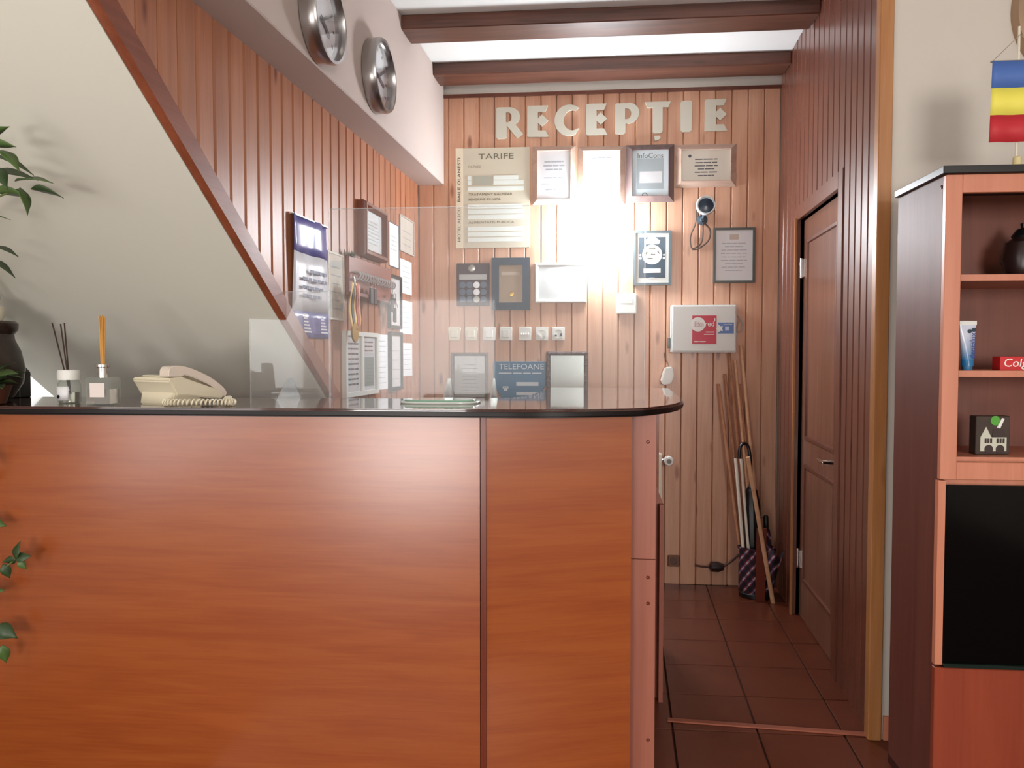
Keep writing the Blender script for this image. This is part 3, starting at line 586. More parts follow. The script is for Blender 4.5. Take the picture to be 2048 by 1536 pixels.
# power adapter hanging by its lead
u, z, w_, h_ = BW.rect(1320, 1346, 733, 770)
t = thing('power_adapter', 'white plug-in adapter with thin lead under the fuse box', 'adapter', BW.w(u, z), BW.a)
MB().prism([(-w_ * .5, -h_ * .3), (-w_ * .3, -h_ * .5), (w_ * .3, -h_ * .4), (w_ * .5, 0), (w_ * .4, h_ * .5), (-w_ * .2, h_ * .45)], 'y', -.05, 0).build('body', 'white', t, bevel=.006, seg=2)
MB().tube(spline([(.012, -.02, h_ * .4), (.006, -.014, h_ * .7), (-.012, -.012, h_ * 1.0), (-.016, -.016, h_ * 1.25)]), .0025, 6).build('lead', mat('lead_grey', S(140, 128, 120), .5), t)
# radiator with valve behind the counter
u1, z1 = BW.uv(1323, 908, .1); z0 = .14
t = thing('radiator', 'white panel radiator with round valve behind the counter end', 'radiator', BW.w(u1, 0), BW.a)
MB().box(-.9, 0, -.115, -.1, z0, z1).box(-.9, 0, -.05, -.035, z0, z1).build('panels', 'cream', t, bevel=.004)
MB().box(-.895, -.004, -.112, -.038, z1 - .012, z1 + .002).box(-.003, .001, -.112, -.038, z0 + .02, z1).build('grille', 'white', t)
for x_ in (-.75, -.15): MB().box(x_, x_ + .04, -.036, -.0005, z0 + .1, z1 - .1).build('wall_bracket', 'white', t)
vx, vz = BW.uv(1336, 920, .08); vx -= u1
MB().tube([(-.01, -.075, vz), (vx, -.075, vz)], .009, 10).tube([(vx, -.075, vz), (vx, -.05, vz), (vx, -.003, vz)], .009, 10).build('pipe', 'chrome', t)
vv = MB().lathe([(.016, -.075), (.026, -.085), (.028, -.13), (.024, -.138), (.012, -.139), (.012, -.137), (0, -.137)], 24, (vx, 0, vz), 'y').build('valve_head', 'white', t); MB().lathe([(.0135, -.1392), (.0135, -.1405), (0, -.141)], 20, (vx, 0, vz), 'y').build('cap', mat('cap_grey', S(120, 124, 118), .5), vv)
# brown wall socket and hanging plug
u, z, w_, h_ = BW.rect(1336, 1358, 1112, 1130)
t = thing('wall_socket', 'brown wall socket low on the boards near the floor', 'socket', BW.w(u, z), BW.a)
MB().box(-.034, .034, -.01, 0, -.034, .034).build('plate', mat('brown_plastic', S(112, 70, 48), .4), t, bevel=.004); MB().lathe([(.022, -.009), (.022, -.014), (.018, -.014), (.017, -.011), (0, -.011)], 20, (0, 0, 0), 'y').build('socket_face', mat('brown_plastic2', S(92, 56, 40), .4), t)
u, z, w_, h_ = BW.rect(1420, 1442, 1121, 1141)
t = thing('plug_cord', 'black plug and cord hanging beside the sticks on the boards', 'cord', BW.w(u, z), BW.a)
MB().lathe([(.01, -.04), (.028, -.03), (.03, .01), (.018, .04)], 16, (0, -.031, 0), 'x').build('plug', mat('plug_black', S(44, 30, 28), .5), t)
MB().tube(spline([(.035, -.03, 0), (.09, -.02, .035), (.14, -.015, .08), (.19, -.012, .12)]), .007, 8).tube([(-.035, -.03, 0), (-.085, -.02, -.002), (-.12, -.012, .002)], .006, 8).build('cord', mat('cord_brown', S(72, 40, 32), .5), t)

# ------------------------------------------------------------------ left wall things
q = LW
u, z, w_, h_ = q.rect(580, 652, 440, 676)
t = thing('wall_calendar', 'long violet and white wall calendar hanging on the left boards', 'calendar', q.w(u, z), q.a)
vio = mat('violet', S(112, 112, 176), .3, coat=.1)
def wavy(z0, z1, m, nm):
    b = MB(); n_, k_ = 10, 4; vs = []; fs = []
    for j in range(k_ + 1):
        for i in range(n_ + 1):
            x = -w_ / 2 + w_ * i / n_; zz = z0 + (z1 - z0) * j / k_
            vs.append((x, -.008 - .006 * math.sin(i * .9 + zz * 9) - .004 * math.cos(i * 1.7), zz))
    fs = [(j * (n_ + 1) + i, j * (n_ + 1) + i + 1, (j + 1) * (n_ + 1) + i + 1, (j + 1) * (n_ + 1) + i) for j in range(k_) for i in range(n_)]
    o = b.add(vs, fs).build(nm, m, t, angle=80); o.modifiers.new('s', 'SOLIDIFY').thickness = .0012; return o
wavy(h_ * .2, h_ * .5, vio, 'picture_sheet'); wavy(-h_ * .28, h_ * .2, mat('calendar_page', S(222, 222, 228), .35), 'month_page'); wavy(-h_ * .5, -h_ * .28, vio, 'footer')
MB().box(-w_ / 2, w_ / 2, -.012, 0, h_ * .5 - .004, h_ * .5 + .002).build('rail', 'white', t)
lines(t, mat('ink_soft', S(140, 140, 156), .6), [r + (.012,) for k_ in range(4) for r in wordy(-w_ * (.1 if k_ == 0 else .3), w_ * (.42 if k_ < 2 else .3 - .08 * (k_ - 2)), h_ * (.06 - .07 * k_), 6)], -.0195, 'dates')
lines(t, 'paper', [r + (.006,) for k_ in range(6) for r in ([(-w_ * .28, -w_ * (.22 - .03 * k_), -h_ * (.31 + .028 * k_)), (w_ * .2, w_ * (.26 + .03 * k_), -h_ * (.31 + .028 * k_))])], -.0195, 'footer_print')
cw = wood('dark_cherry_frame', S(96, 46, 32), S(126, 68, 50), 'z', 1, .3, 0, .03)
t = framed(q, (655, 686, 506, 640), 'poster', 'narrow pale laminated poster between the calendar and key rack', 'poster', .008, .006, 'paperwarm', 'paperwarm', 'flat', glass=True); printed(t, .3, -.35, 6)
t = framed(q, (714, 760, 412, 518), 'picture_frame', 'thick dark wooden frame with certificate above the key rack', 'picture', .035, .045, cw, 'paper', 'round'); printed(t, .25, -.3, 7)
t = framed(q, (777, 797, 447, 535), 'paper_notice', 'tall white notice beside the corner above the keys', 'notice', .004, .004, 'ink', 'paper', 'flat', glass=False); printed(t, .2, -.1, 4)
t = framed(q, (798, 826, 436, 507), 'picture_frame', 'topmost cream notice in the column beside the corner', 'notice', .008, .008, mat('pale_frame', S(176, 168, 160), .4), 'paperwarm', 'flat', 'notices by the corner'); printed(t, .1, -.3, 3)
for r, lb in (((800, 823, 521, 588), 'white notice second from the top in the column beside the corner'), ((800, 824, 602, 668), 'white notice third from the top in the column beside the corner'), ((801, 824, 686, 752), 'lowest white notice in the column beside the corner')):
    t = framed(q, r, 'paper_notice', lb, 'notice', 0, .004, 'paper', 'paper', 'flat', 'notices by the corner', glass=False); printed(t, .3, -.3, 5, h=.003)
t = framed(q, (775, 799, 551, 657), 'picture_frame', 'narrow dark frame half hidden behind the hanging keys', 'picture', .016, .016, 'black', 'paper', 'flat')
t = framed(q, (776, 800, 664, 780), 'picture_frame', 'narrow black frame with white page below the keys', 'picture', .018, .018, 'black', 'paper', 'flat'); printed(t, .2, -.35, 4)
t = framed(q, (684, 750, 664, 791), 'notice_board', 'white double frame holding two printed pages low on the left boards', 'notice', .02, .02, 'white', 'paper', 'flat')
MB().box(-.012, .012, -.02, 0, -t['_h'] / 2, t['_h'] / 2).build('divider', 'white', t); y = t['_y']; ww, hh = t['_w'], t['_h']
MB().box(.04, ww / 2 - .03, y - .0006, y, -hh * .42, hh * .12).build('picture', mat('page_green', S(168, 176, 170), .5), t)
lines(t, 'ink', [r + (.008,) for k_ in range(9) for r in wordy(-ww * .42, -ww * .1, hh * (.36 - .09 * k_), 3)], y); lines(t, 'ink', [r + (.006,) for k_ in range(3) for r in wordy(ww * .12, ww * .4, hh * (.4 - .08 * k_), 3)], y)
t = framed(q, (751, 775, 669, 779), 'paper_notice', 'plain white notice sheet right of the double frame', 'notice', 0, .004, 'paper', 'paper', 'flat', glass=False); printed(t, .38, -.38, 9, h=.003)
# key rack with hooks, keys, ribbon medal
ua, za = q.uv(690, 511); ub, zb_ = q.uv(776, 537); uc, zc = q.uv(690, 592); ud, zd = q.uv(776, 609)
zt = (za + zb_) / 2; zm = (zc + zd) / 2; cu_ = (ua + ub) / 2; wk = ub - ua; hk = zt - zm
t = thing('key_rack', 'brown wooden key rack with a row of metal hooks', 'key rack', q.w(cu_, (zt + zm) / 2), q.a)
rk = wood('rack_wood', S(120, 64, 50), S(156, 94, 78), 'x', 1, .35, 0, .03)
MB().box(-wk / 2, wk / 2, -.018, 0, -hk / 2, hk / 2).build('board', rk, t, bevel=.004); MB().box(-wk / 2, wk / 2, -.045, -.017, -hk / 2, -hk / 2 + .02).build('ledge', rk, t, bevel=.003)
nh = 16; hkm = mat('nickel', S(214, 214, 216), .25, .3)
for i in range(nh):
    x = -wk * .42 + wk * .84 * i / (nh - 1)
    MB().tube(spline([(x, -.016, hk * .1), (x, -.045, hk * .1), (x, -.055, hk * .02), (x, -.045, -hk * .07), (x, -.033, -hk * .05)], 3), .0045, 6).build('hook', hkm, t)
def key_set(x, z, label, n, drop, tagm):
    k_ = thing('key_bunch', label, 'keys', q.w(cu_ + x, (zt + zm) / 2 + z, .05), q.a)
    MB().lathe([(.014, -.0015), (.016, 0), (.014, .0015), (.0125, 0), (.014, -.0015)], 16, (0, 0, 0), 'y').build('ring', 'chrome', k_)
    for i in range(n):
        a = (i - (n - 1) / 2) * .5; b = MB().lathe([(.011, -.001), (.011, .001), (.004, .001), (.004, -.001), (.011, -.001)], 14, (0, 0, -.025), 'y').box(-.003, .003, -.001, .001, -.075, -.034).box(.003, .008, -.001, .001, -.072, -.062)
        b.build('key', 'steel', k_, rot=(0, a, 0))
    MB().box(-.022, .022, -.004, .004, -drop - .075, -drop).build('tag', tagm, k_, bevel=.003); return k_
key_set(-wk * .17, -.02, 'keys with grey square tag in the middle of the rack', 2, .02, mat('tag_grey', S(70, 66, 70), .4))
key_set(-wk * .08, -.02, 'keys with maroon tag in the middle of the rack', 1, .02, mat('tag_maroon', S(72, 34, 34), .4))
key_set(wk * .34, -.03, 'dark bunch of keys at the corner end of the rack', 3, .03, mat('tag_dark', S(52, 44, 48), .4))
key_set(wk * .42, -.05, 'silver keys hanging lowest at the corner end of the rack', 4, .06, 'black')
md_ = thing('medal', 'gold medal on striped yellow black and red ribbon hanging from the rack', 'medal', q.w(*q.uv(710, 660, .055), .055), q.a)
rh = q.uv(710, 566, .055)[1] - q.uv(710, 660, .055)[1]
for x_, w2, m_ in ((-.055, .024, S(222, 178, 96)), (-.022, .03, S(62, 56, 44)), (.006, .022, S(226, 186, 104)), (.036, .034, S(176, 74, 50)), (.064, .018, S(230, 166, 92))):
    b = MB(); k_ = 8; vs = []
    for i in range(k_ + 1):
        f = i / k_; xx = x_ * (.55 + .45 * math.sin(min(1, f * 1.6) * math.pi / 2)) if f < .8 else x_ * (1 - (f - .8) * 2)
        vs += [(xx - w2 / 2, -.004 * math.sin(i), rh * (1 - f)), (xx + w2 / 2, -.004 * math.sin(i + 1), rh * (1 - f))]
    o = b.add(vs, [(2 * i, 2 * i + 1, 2 * i + 3, 2 * i + 2) for i in range(k_)]).build('ribbon', mat('ribbon', m_, .6), md_, angle=80); o.modifiers.new('s', 'SOLIDIFY').thickness = .0015
MB().lathe([(0, -.005), (.042, -.004), (.046, 0), (.042, .004), (0, .004)], 24, (.0, 0, -.01), 'y').build('disc', 'gold', md_); MB().tube([(0, 0, rh), (0, .0, rh + .012), (0, .004, rh + .026)], .004, 6).build('clip', 'steel', md_)
gd = thing('garland', 'small green sprig lying on top of the key rack', 'garland', q.w(*q.uv(699, 512, .02), .02), q.a); gm = mat('dry_green', S(92, 98, 62), .7)
random.seed(3)
for i in range(14):
    x = random.uniform(-.06, .06); a = random.uniform(-1, 1)
    o = MB().add([(0, 0, 0), (.006, -.004, .012), (0, -.002, .03), (-.006, -.004, .012)], [(0, 1, 2, 3)]).build('leaf', gm, gd, (x, random.uniform(-.015, .01), 0), rot=(random.uniform(-.4, .4), a, 0)); o.modifiers.new('s', 'SOLIDIFY').thickness = .001
MB().tube([(-.065, 0, .003), (0, -.005, .006), (.065, 0, .003)], .003, 6).build('twig', gm, gd)

# clocks on the soffit
def clock(pxc, label, r, h1, h2):
    u, z = SF.uv(*pxc, off=.06); t = thing('wall_clock', label, 'clock', SF.w(u, z), SF.a, 'clocks on the soffit')
    MB().lathe([(r * .9, 0), (r, -.004), (r, -.03), (r * 1.0, -.05), (r * .97, -.06), (r * .9, -.06), (r * .86, -.045), (r * .86, -.02)], 56, (0, 0, 0), 'y', False).build('case', 'steel', t)
    fc = MB().lathe([(r * .88, 0), (r * .88, -.022), (0, -.022)], 56, (0, 0, 0), 'y').build('dial', mat('dial', S(222, 220, 224), .4), t)
    for i in range(12):
        a = i * math.pi / 6; b = MB().box(-.004, .004, -.0232, -.0218, r * .7, r * .8); b.build('hour_mark', 'ink', fc, rot=(0, a, 0))
    for a, l, w2, nm in ((h1, .5, .008, 'hour_hand'), (h2, .72, .005, 'minute_hand')):
        MB().box(-w2, w2, -.027, -.024, -r * .1, r * l).build(nm, 'ink', t, rot=(0, a, 0))
    MB().lathe([(0, -.03), (.008, -.03), (.008, -.022)], 16, (0, 0, 0), 'y').build('hub', 'ink', t)
    MB().lathe([(0, -.049), (r * .87, -.047), (r * .87, -.045), (0, -.047)], 40, (0, 0, 0), 'y').build('cover_glass', 'glass', t)
clock((664, 38), 'round chrome wall clock on the soffit, nearer the stair end', .15, R(118), R(60))
clock((773, 152), 'round chrome wall clock on the soffit, nearer the diplomas', .152, R(105), R(60))

# ------------------------------------------------------------------ things on the counter
def on(px, py): return atz(px, py, CT)
# acrylic shields
YS = 2.66
def sheet_thing(px0, px1, ytop, ysheet, label, feet):
    a = atd(px0, 700, ysheet); b_ = atd(px1, 700, ysheet); zt_ = atd((px0 + px1) / 2, ytop, ysheet).z
    t = thing('acrylic_shield', label, 'screen', (a.x, ysheet, CT), SK); L_ = b_.x - a.x
    MB().box(0, L_, -.0015, .0015, 0, zt_ - CT).build('sheet', 'acrylic', t)
    MB().box(-.002, 0, -.0025, .0025, 0, zt_ - CT).box(0, L_, -.0025, .0025, zt_ - CT, zt_ - CT + .0025).box(L_, L_ + .002, -.0025, .0025, 0, zt_ - CT).build('polished_edge', 'acrylic_edge', t)
    for fx in feet:
        x = atd(fx, 790, ysheet).x - a.x
        MB().prism([(-.12, 0), (.1, 0), (.02, .075), (-.02, .075)], 'x', x - .0025, x + .0025).build('foot', 'acrylic_edge', t)
    return t
sheet_thing(661, 1290, 410, YS, 'tall clear acrylic screen standing on the counter', (895, 985))
sheet_thing(501, 655, 584, YS - .03, 'low clear acrylic screen beside the telephone cord', (578,))
# glass tray
P = on(880, 806); t = thing('money_tray', 'flat oblong pale green glass tray on the counter', 'tray', (P.x, P.y + .012, CT), SK)
el = lambda a, b_, n=32: [(a * math.copysign(abs(math.cos(2 * math.pi * i / n)) ** .6, math.cos(2 * math.pi * i / n)), b_ * math.copysign(abs(math.sin(2 * math.pi * i / n)) ** .6, math.sin(2 * math.pi * i / n))) for i in range(n)]
MB().prism(el(.13, .085), 'z', 0, .008).build('base', mat('tray_white', S(216, 222, 214), .2), t, bevel=.003)
MB().prism(el(.118, .074), 'z', .0078, .013).build('glass_top', mat('tray_green', S(150, 188, 168), .05, coat=.5), t, bevel=.003)
# reed diffuser in a jar
cg = clear('jar_glass', (.93, .95, .93, 1), .06, .03)
P = on(139, 806); t = thing('reed_diffuser', 'small glass jar diffuser with white cap and thin dark reeds', 'diffuser', P)
jr = MB().lathe([(.028, 0), (.034, .004), (.035, .045), (.034, .062), (.026, .074), (.026, .08)], 28).build('jar', cg, t)
MB().lathe([(.0, .003), (.03, .003), (.031, .035), (0, .035)], 28).build('liquid', mat('liquid_clear', S(210, 206, 190), .1, trans=.85, ior=1.33), jr)
MB().lathe([(.034, .076), (.0345, .1), (.033, .108), (.006, .109)], 28).build('cap', 'white', t)
lab = MB(); vs = []
for i in range(9):
    a = R(-145 + 90 * i / 8) ; vs += [(.0358 * math.cos(a), .0358 * math.sin(a), .01), (.0358 * math.cos(a), .0358 * math.sin(a), .055)]
o = lab.add(vs, [(2 * i, 2 * i + 2, 2 * i + 3, 2 * i + 1) for i in range(8)]).build('label', 'paper', t, angle=80); o.modifiers.new('s', 'SOLIDIFY').thickness = .0008
MB().lathe([(0, -.0005), (.006, 0), (.006, .001)], 12, (0, 0, 0), 'y').build('print', 'black', t, (-.012, -.0362, .022), rz=R(-18))
for (dx, dy, dz) in ((-.064, .01, .262), (-.028, .02, .262), (-.018, -.01, .258)): MB().tube([(.004 + .006 * (dx + .03) / .03 * 0, 0, .03), (dx, dy, dz)], .0022, 6).build('reed', mat('reed_dark', S(58, 36, 30), .7), t)
# square bottle diffuser
P = on(207, 810); t = thing('reed_diffuser', 'square glass bottle diffuser with chrome collar and amber reeds', 'diffuser', P, SK)
bt = MB().box(-.042, .042, -.03, .03, 0, .088).build('bottle', cg, t, bevel=.004, seg=2)
MB().box(-.037, .037, -.025, .025, .006, .05).build('liquid', mat('liquid_pale', S(222, 214, 208), .1, trans=.85, ior=1.33), bt)
MB().lathe([(.016, .086), (.016, .118), (.022, .12), (.022, .127), (.01, .128), (.01, .1)], 24).build('collar', 'chrome', t)
MB().box(-.024, .024, -.0312, -.0302, .026, .07).build('label', mat('label_pink', S(224, 212, 206), .5), t)
am = mat('reed_amber', S(206, 150, 76), .6)
for i in range(9):
    a = i * 2.4; r1 = .006 * math.sqrt(i / 8); MB().tube([(r1 * .6 * math.cos(a), r1 * .6 * math.sin(a), .1), (r1 * 1.5 * math.cos(a), r1 * 1.5 * math.sin(a), .283 - .004 * (i % 3))], .0021, 6).build('reed', am, t)
# desk telephone seen from behind
P = on(318, 809); t = thing('telephone', 'ivory desk telephone seen from behind with coiled cord', 'telephone', (P.x, P.y, CT), R(-22))
side = [(.0, .03), (-.022, .068), (-.03, .075), (-.028, .086), (.02, .088), (.17, .038), (.175, .022), (.165, .012), (.02, .03)]
bd = MB().prism(side, 'x', -.092, .092).build('body', 'ivory', t, bevel=.004, seg=2)
MB().prism([(-.012, 0), (.1, 0), (.1, .02), (.03, .05), (.005, .062), (-.004, .045)], 'x', -.08, .08).build('stand', 'ivory', t, bevel=.004, seg=2)
MB().prism([(.0, .085), (.02, .0875), (.15, .044), (.15, .05), (.02, .094), (-.004, .092)], 'x', -.08, .02).build('keypad_plate', 'cream', t, bevel=.002)
hs = spline([(-.03, .09), (-.026, .116), (0, .124), (.05, .116), (.12, .088), (.175, .052), (.19, .03), (.178, .018), (.15, .034), (.13, .056), (.07, .082), (.03, .094), (.02, .088)], 3)
MB().prism(hs, 'x', .045, .09).build('handset', mat('handset', S(222, 208, 194), .18, coat=.4), t, bevel=.007, seg=3)
cp = spline([(.075, -.03, .012), (.1, -.045, .012), (.13, -.03, .012), (.17, .0, .012), (.21, .03, .012), (.25, .05, .012), (.255, .075, .012), (.22, .09, .012), (.17, .12, .014), (.15, .15, .016)], 8)
hl = []; n_ = len(cp); turns = 34; acc = 0
for i in range(turns * 9):
    f = i / (turns * 9 - 1) * (n_ - 1); j = min(int(f), n_ - 2); pA = Vector(cp[j]).lerp(Vector(cp[j + 1]), f - j); d = (Vector(cp[j + 1]) - Vector(cp[j])).normalized(); sd = d.cross(Vector((0, 0, 1))).normalized()
    a = 2 * math.pi * i / 9; hl.append(pA + (sd * math.cos(a) + Vector((0, 0, 1)) * math.sin(a)) * .0085)
MB().tube(hl, .0028, 5).build('coiled_cord', 'ivory', t)

# ------------------------------------------------------------------ plants at the left end
gA = mat('leaf_green', S(78, 104, 52), .4, noise=.35, nscale=14); gB = mat('leaf_dark', S(52, 72, 40), .42, noise=.3, nscale=14); gS = mat('stem_green', S(96, 112, 66), .6)
def leaf_mesh(L_, w2, bend=.25, fold=.25):
    n_ = 8; vs = []; ws = [.06, .5, .85, 1, .95, .78, .5, .22, .02]
    for i in range(n_ + 1):
        f = i / n_; x = L_ * f; z = -bend * L_ * f * f; ww = w2 * ws[i] * .5
        vs += [(x, -ww, z + ww * fold), (x, 0, z), (x, ww, z + ww * fold)]
    fs = [(3 * i + k_, 3 * i + k_ + 1, 3 * i + k_ + 4, 3 * i + k_ + 3) for i in range(n_) for k_ in (0, 1)]
    return MB().add(vs, fs).mesh('leaf')
lmA = leaf_mesh(.1, .042); lmB = leaf_mesh(.075, .045, .2)
for me_ in (lmA, lmB):
    me_.shade_smooth()
def leaf(parent, me_, m, p, az, el_, rol=0, sc=1):
    o = bpy.data.objects.new('leaf', me_); COL.objects.link(o); o.parent = parent; o.location = p; o.rotation_euler = (rol, -el_, az); o.scale = (sc,) * 3
    if not me_.materials: me_.materials.append(m)
    o.material_slots[0].link = 'OBJECT'; o.material_slots[0].material = m; o.modifiers.new('s', 'SOLIDIFY').thickness = .0012; return o
random.seed(11)
def setz_(P, z): return Vector((P.x, P.y, z))
VD = 2.40; vc = setz_(atd(-24, 750, VD), CT)
t = thing('dark_vase', 'dark brown ceramic vase with rolled rim at the counter end', 'vase', vc)
zr = atd(0, 642, VD).z - CT
MB().lathe([(.05, 0), (.075, .01), (.105, .06), (.112, .11), (.1, .17), (.082, .21), (.08, zr - .045), (.092, zr - .03), (.094, zr - .008), (.086, zr), (.072, zr), (.072, zr - .03), (0, zr - .03)], 36).build('body', mat('vase_glaze', S(46, 34, 28), .2, noise=.3, nscale=18, bump=.3, coat=.3), t)
VB = VD + .17; bxp = atd(20, 800, VB); t = thing('black_box', 'small black box standing behind the dark vase', 'box', (bxp.x - .1, VB, CT), SK)
zb2 = atd(50, 745, VB).z - CT; xb = atd(44, 770, VB).x - (bxp.x - .1)
MB().prism([(-.05, 0), (xb, 0), (xb, zb2), (xb - .05, zb2 + .05), (-.05, zb2 + .06)], 'y', -.02, .04).build('case', 'black', t, bevel=.003); MB().box(-.02, xb - .03, -.0215, -.0195, .02, zb2 - .02).build('front_plate', 'gloss', t)
pc = Vector((vc.x - .005, VD, CT + zr - .028))
t = thing('potted_plant', 'leafy green plant in a white pot on the dark vase', 'plant', pc)
MB().lathe([(.035, 0), (.042, .002), (.058, .055), (.06, .078), (.055, .078), (.05, .06), (0, .06)], 28).build('pot', 'cream', t)
MB().lathe([(0, .064), (.03, .063), (.05, .06)], 20).build('soil', mat('soil', S(52, 38, 30), .9), t)
stems = []
for i in range(9):
    a = i * 2.4; hz = random.uniform(.22, .42); top = Vector((.1 * math.cos(a), .05 * math.sin(a) - 1.0 * hz, hz)); stems.append(top)
    MB().tube(spline([(.015 * math.cos(a), .015 * math.sin(a), .06), (.05 * math.cos(a), top.y * .35, top.z * .55), tuple(top)], 4), .003, 6).build('stem', gS, t)
def lp(px, py, d): return atd(px, py, d) - pc
def under(px, py, d):                                           # keep a leaf clear of the sloping stair underside
    while atd(px, py, d).z > zline(d) - .13: d -= .01
    return d
for (px_, py_, d_, az, el_, sc, m) in ((30, 362, 2.48, -.1, .15, 1.15, gA), (62, 378, 2.48, .1, -.05, 1.0, gB), (40, 375, 2.47, -.3, -.9, .85, gA), (-10, 385, 2.46, .0, .05, 1.2, gA),
                                 (-20, 310, 2.5, .3, -.2, 1.1, gB), (2, 300, 2.5, -.3, -.5, .9, gA), (-25, 290, 2.52, .0, .1, .9, gA), (-5, 335, 2.47, -.6, -.7, .8, gB), (-30, 345, 2.5, .2, .1, 1.3, gB),
                                 (-22, 492, 2.48, .0, -.1, 1.0, gB), (-30, 515, 2.47, .1, -.35, 1.1, gB), (-18, 570, 2.48, -.1, -.9, .8, gA), (-30, 275, 2.5, .2, .6, .7, gA), (-40, 430, 2.5, .3, .1, .8, gA)):
    leaf(t, lmA, m, lp(px_, py_, under(px_, py_, d_ - 2.5 + VD)), az, el_, random.uniform(-.5, .5), sc)
for i in range(26):
    s_ = random.choice(stems); f = random.uniform(.5, 1); a = random.uniform(1.2, 5.1)
    leaf(t, lmA, random.choice((gA, gB)), Vector((s_.x * f - .03, s_.y * f, .06 + (s_.z - .06) * f)), a, random.uniform(-.6, .5), random.uniform(-.6, .6), random.uniform(.7, 1.15))
br = [lp(40, 378, under(40, 378, VD)), lp(5, 390, under(5, 390, VD)), lp(-60, 420, under(-60, 420, VD))]
MB().tube([tuple(v) for v in br] + [tuple(Vector((-.02, -.1, .2)))], .003, 6).build('stem', gS, t)
# trailing plant in a brown pot
pb = setz_(atd(-26, 790, 2.205), CT)
t = thing('trailing_plant', 'trailing green vine in a brown pot hanging down the counter front', 'plant', pb)
MB().lathe([(.045, 0), (.052, .003), (.066, .05), (.07, .06), (.063, .06), (.058, .045), (0, .045)], 28).build('pot', mat('brown_pot', S(76, 40, 26), .5), t); MB().lathe([(0, .05), (.058, .045)], 20).build('soil', mat('soil2', S(46, 34, 26), .9), t)
def lq(px, py, d): return atd(px, py, d) - pb
for i in range(16):
    a = random.uniform(-1.0, 4.2); leaf(t, lmB, random.choice((gA, gB)), (.025 * math.cos(a), .025 * math.sin(a), .055 + random.uniform(0, .05)), a, random.uniform(.0, .7), random.uniform(-.5, .5), random.uniform(.9, 1.2))
DV = 2.10
v1 = [Vector((-.02, -.05, .055)), Vector((-.03, -.11, .03)), lq(-40, 860, 2.07), lq(-50, 1000, DV), lq(-20, 1150, DV), lq(-40, 1270, DV), lq(-20, 1330, DV)]
MB().tube(spline([tuple(v) for v in v1], 5), .0028, 6).build('vine', gS, t); MB().tube([tuple(lq(-30, 1160, DV)), tuple(lq(10, 1135, DV)), tuple(lq(32, 1118, DV))], .0022, 6).build('vine', gS, t)
for (px_, py_, az, el_, rl, sc, m) in ((32, 1118, .2, 1.5, 1.1, .72, gB), (30, 1118, .0, .25, 1.2, .66, gB), (36, 1120, .2, -.9, 1.2, .5, gA), (32, 1120, 3.0, -.1, 1.2, .6, gB), (6, 1128, .3, -1.2, 1.2, .66, gB), (-8, 1250, .0, -.5, 1.0, 1.0, gB), (-10, 1262, .1, -.3, 1.0, .8, gB),
                                 (4, 1290, .3, -1.4, 1.2, .8, gA), (-40, 1190, .0, .3, 1, 1, gA), (-40, 1040, .2, -.2, 1, 1, gA), (-50, 960, 3.0, -.4, 1, 1, gB), (-45, 900, .1, -.9, 1, .9, gA)):
    leaf(t, lmB, m, lq(px_, py_, DV - .005), az, el_, rl, sc)

# ------------------------------------------------------------------ sticks and umbrellas in the corner
bc = atz(1512, 1192, 0)
t = thing('umbrella_bag', 'dark tartan bag holding sticks in the corner', 'bag', bc)
def tartan(n):
    m, tt, b = newmat(n); N = tt.nodes.new; L = tt.links.new; tc = N('ShaderNodeTexCoord'); ck = []
    for sc, rot in ((14, 0), (14, 1)):
        mp = N('ShaderNodeMapping'); mp.inputs['Rotation'].default_value = (0, R(55 if rot else -40), R(20)); L(tc.outputs['Object'], mp.inputs['Vector'])
        wv = N('ShaderNodeTexWave'); wv.inputs['Scale'].default_value = sc * .55; wv.inputs['Distortion'].default_value = .6; L(mp.outputs[0], wv.inputs['Vector']); ck.append(wv)
    r1 = N('ShaderNodeValToRGB'); r1.color_ramp.interpolation = 'CONSTANT'; e = r1.color_ramp.elements; e[0].color = S(38, 24, 40); e[1].position = .45; e[1].color = S(120, 28, 40); x = e.new(.88); x.color = S(172, 160, 168)
    L(ck[0].outputs['Fac'], r1.inputs['Fac']); r2 = N('ShaderNodeValToRGB'); r2.color_ramp.interpolation = 'CONSTANT'; e = r2.color_ramp.elements; e[0].color = (.35, .3, .5, 1); e[1].position = .5; e[1].color = (1, 1, 1, 1); L(ck[1].outputs['Fac'], r2.inputs['Fac'])
    mx = N('ShaderNodeMix'); mx.data_type = 'RGBA'; mx.blend_type = 'MULTIPLY'; mx.inputs['Factor'].default_value = 1; L(r1.outputs['Color'], mx.inputs['A']); L(r2.outputs['Color'], mx.inputs['B']); L(mx.outputs['Result'], b.inputs['Base Color']); b.inputs['Roughness'].default_value = .8
    return m
TT = tartan('tartan')
me = MB(); n_ = 28; prof = [(.075, 0), (.088, .02), (.095, .1), (.1, .18), (.092, .24), (.1, .28), (.094, .28), (.085, .24), (.085, .05), (0, .05)]
vs = []
for r0, h0 in prof:
    for i in range(n_):
        a = 2 * math.pi * i / n_; rr = r0 * (1 + .07 * math.sin(5 * a + h0 * 14) + .04 * math.sin(9 * a)); vs.append((rr * math.cos(a), rr * .8 * math.sin(a), h0))
k_ = len(prof); fs = [(j * n_ + i, j * n_ + (i + 1) % n_, (j + 1) * n_ + (i + 1) % n_, (j + 1) * n_ + i) for j in range(k_ - 1) for i in range(n_)] + [tuple(range(n_))]
me.add(vs, fs).build('body', TT, t, angle=80); MB().lathe([(.088, 0), (.094, .004), (.094, .024), (.088, .03)], 28).build('base_band', 'black', t).scale = (1, .82, 1)
fl = MB(); vs = []
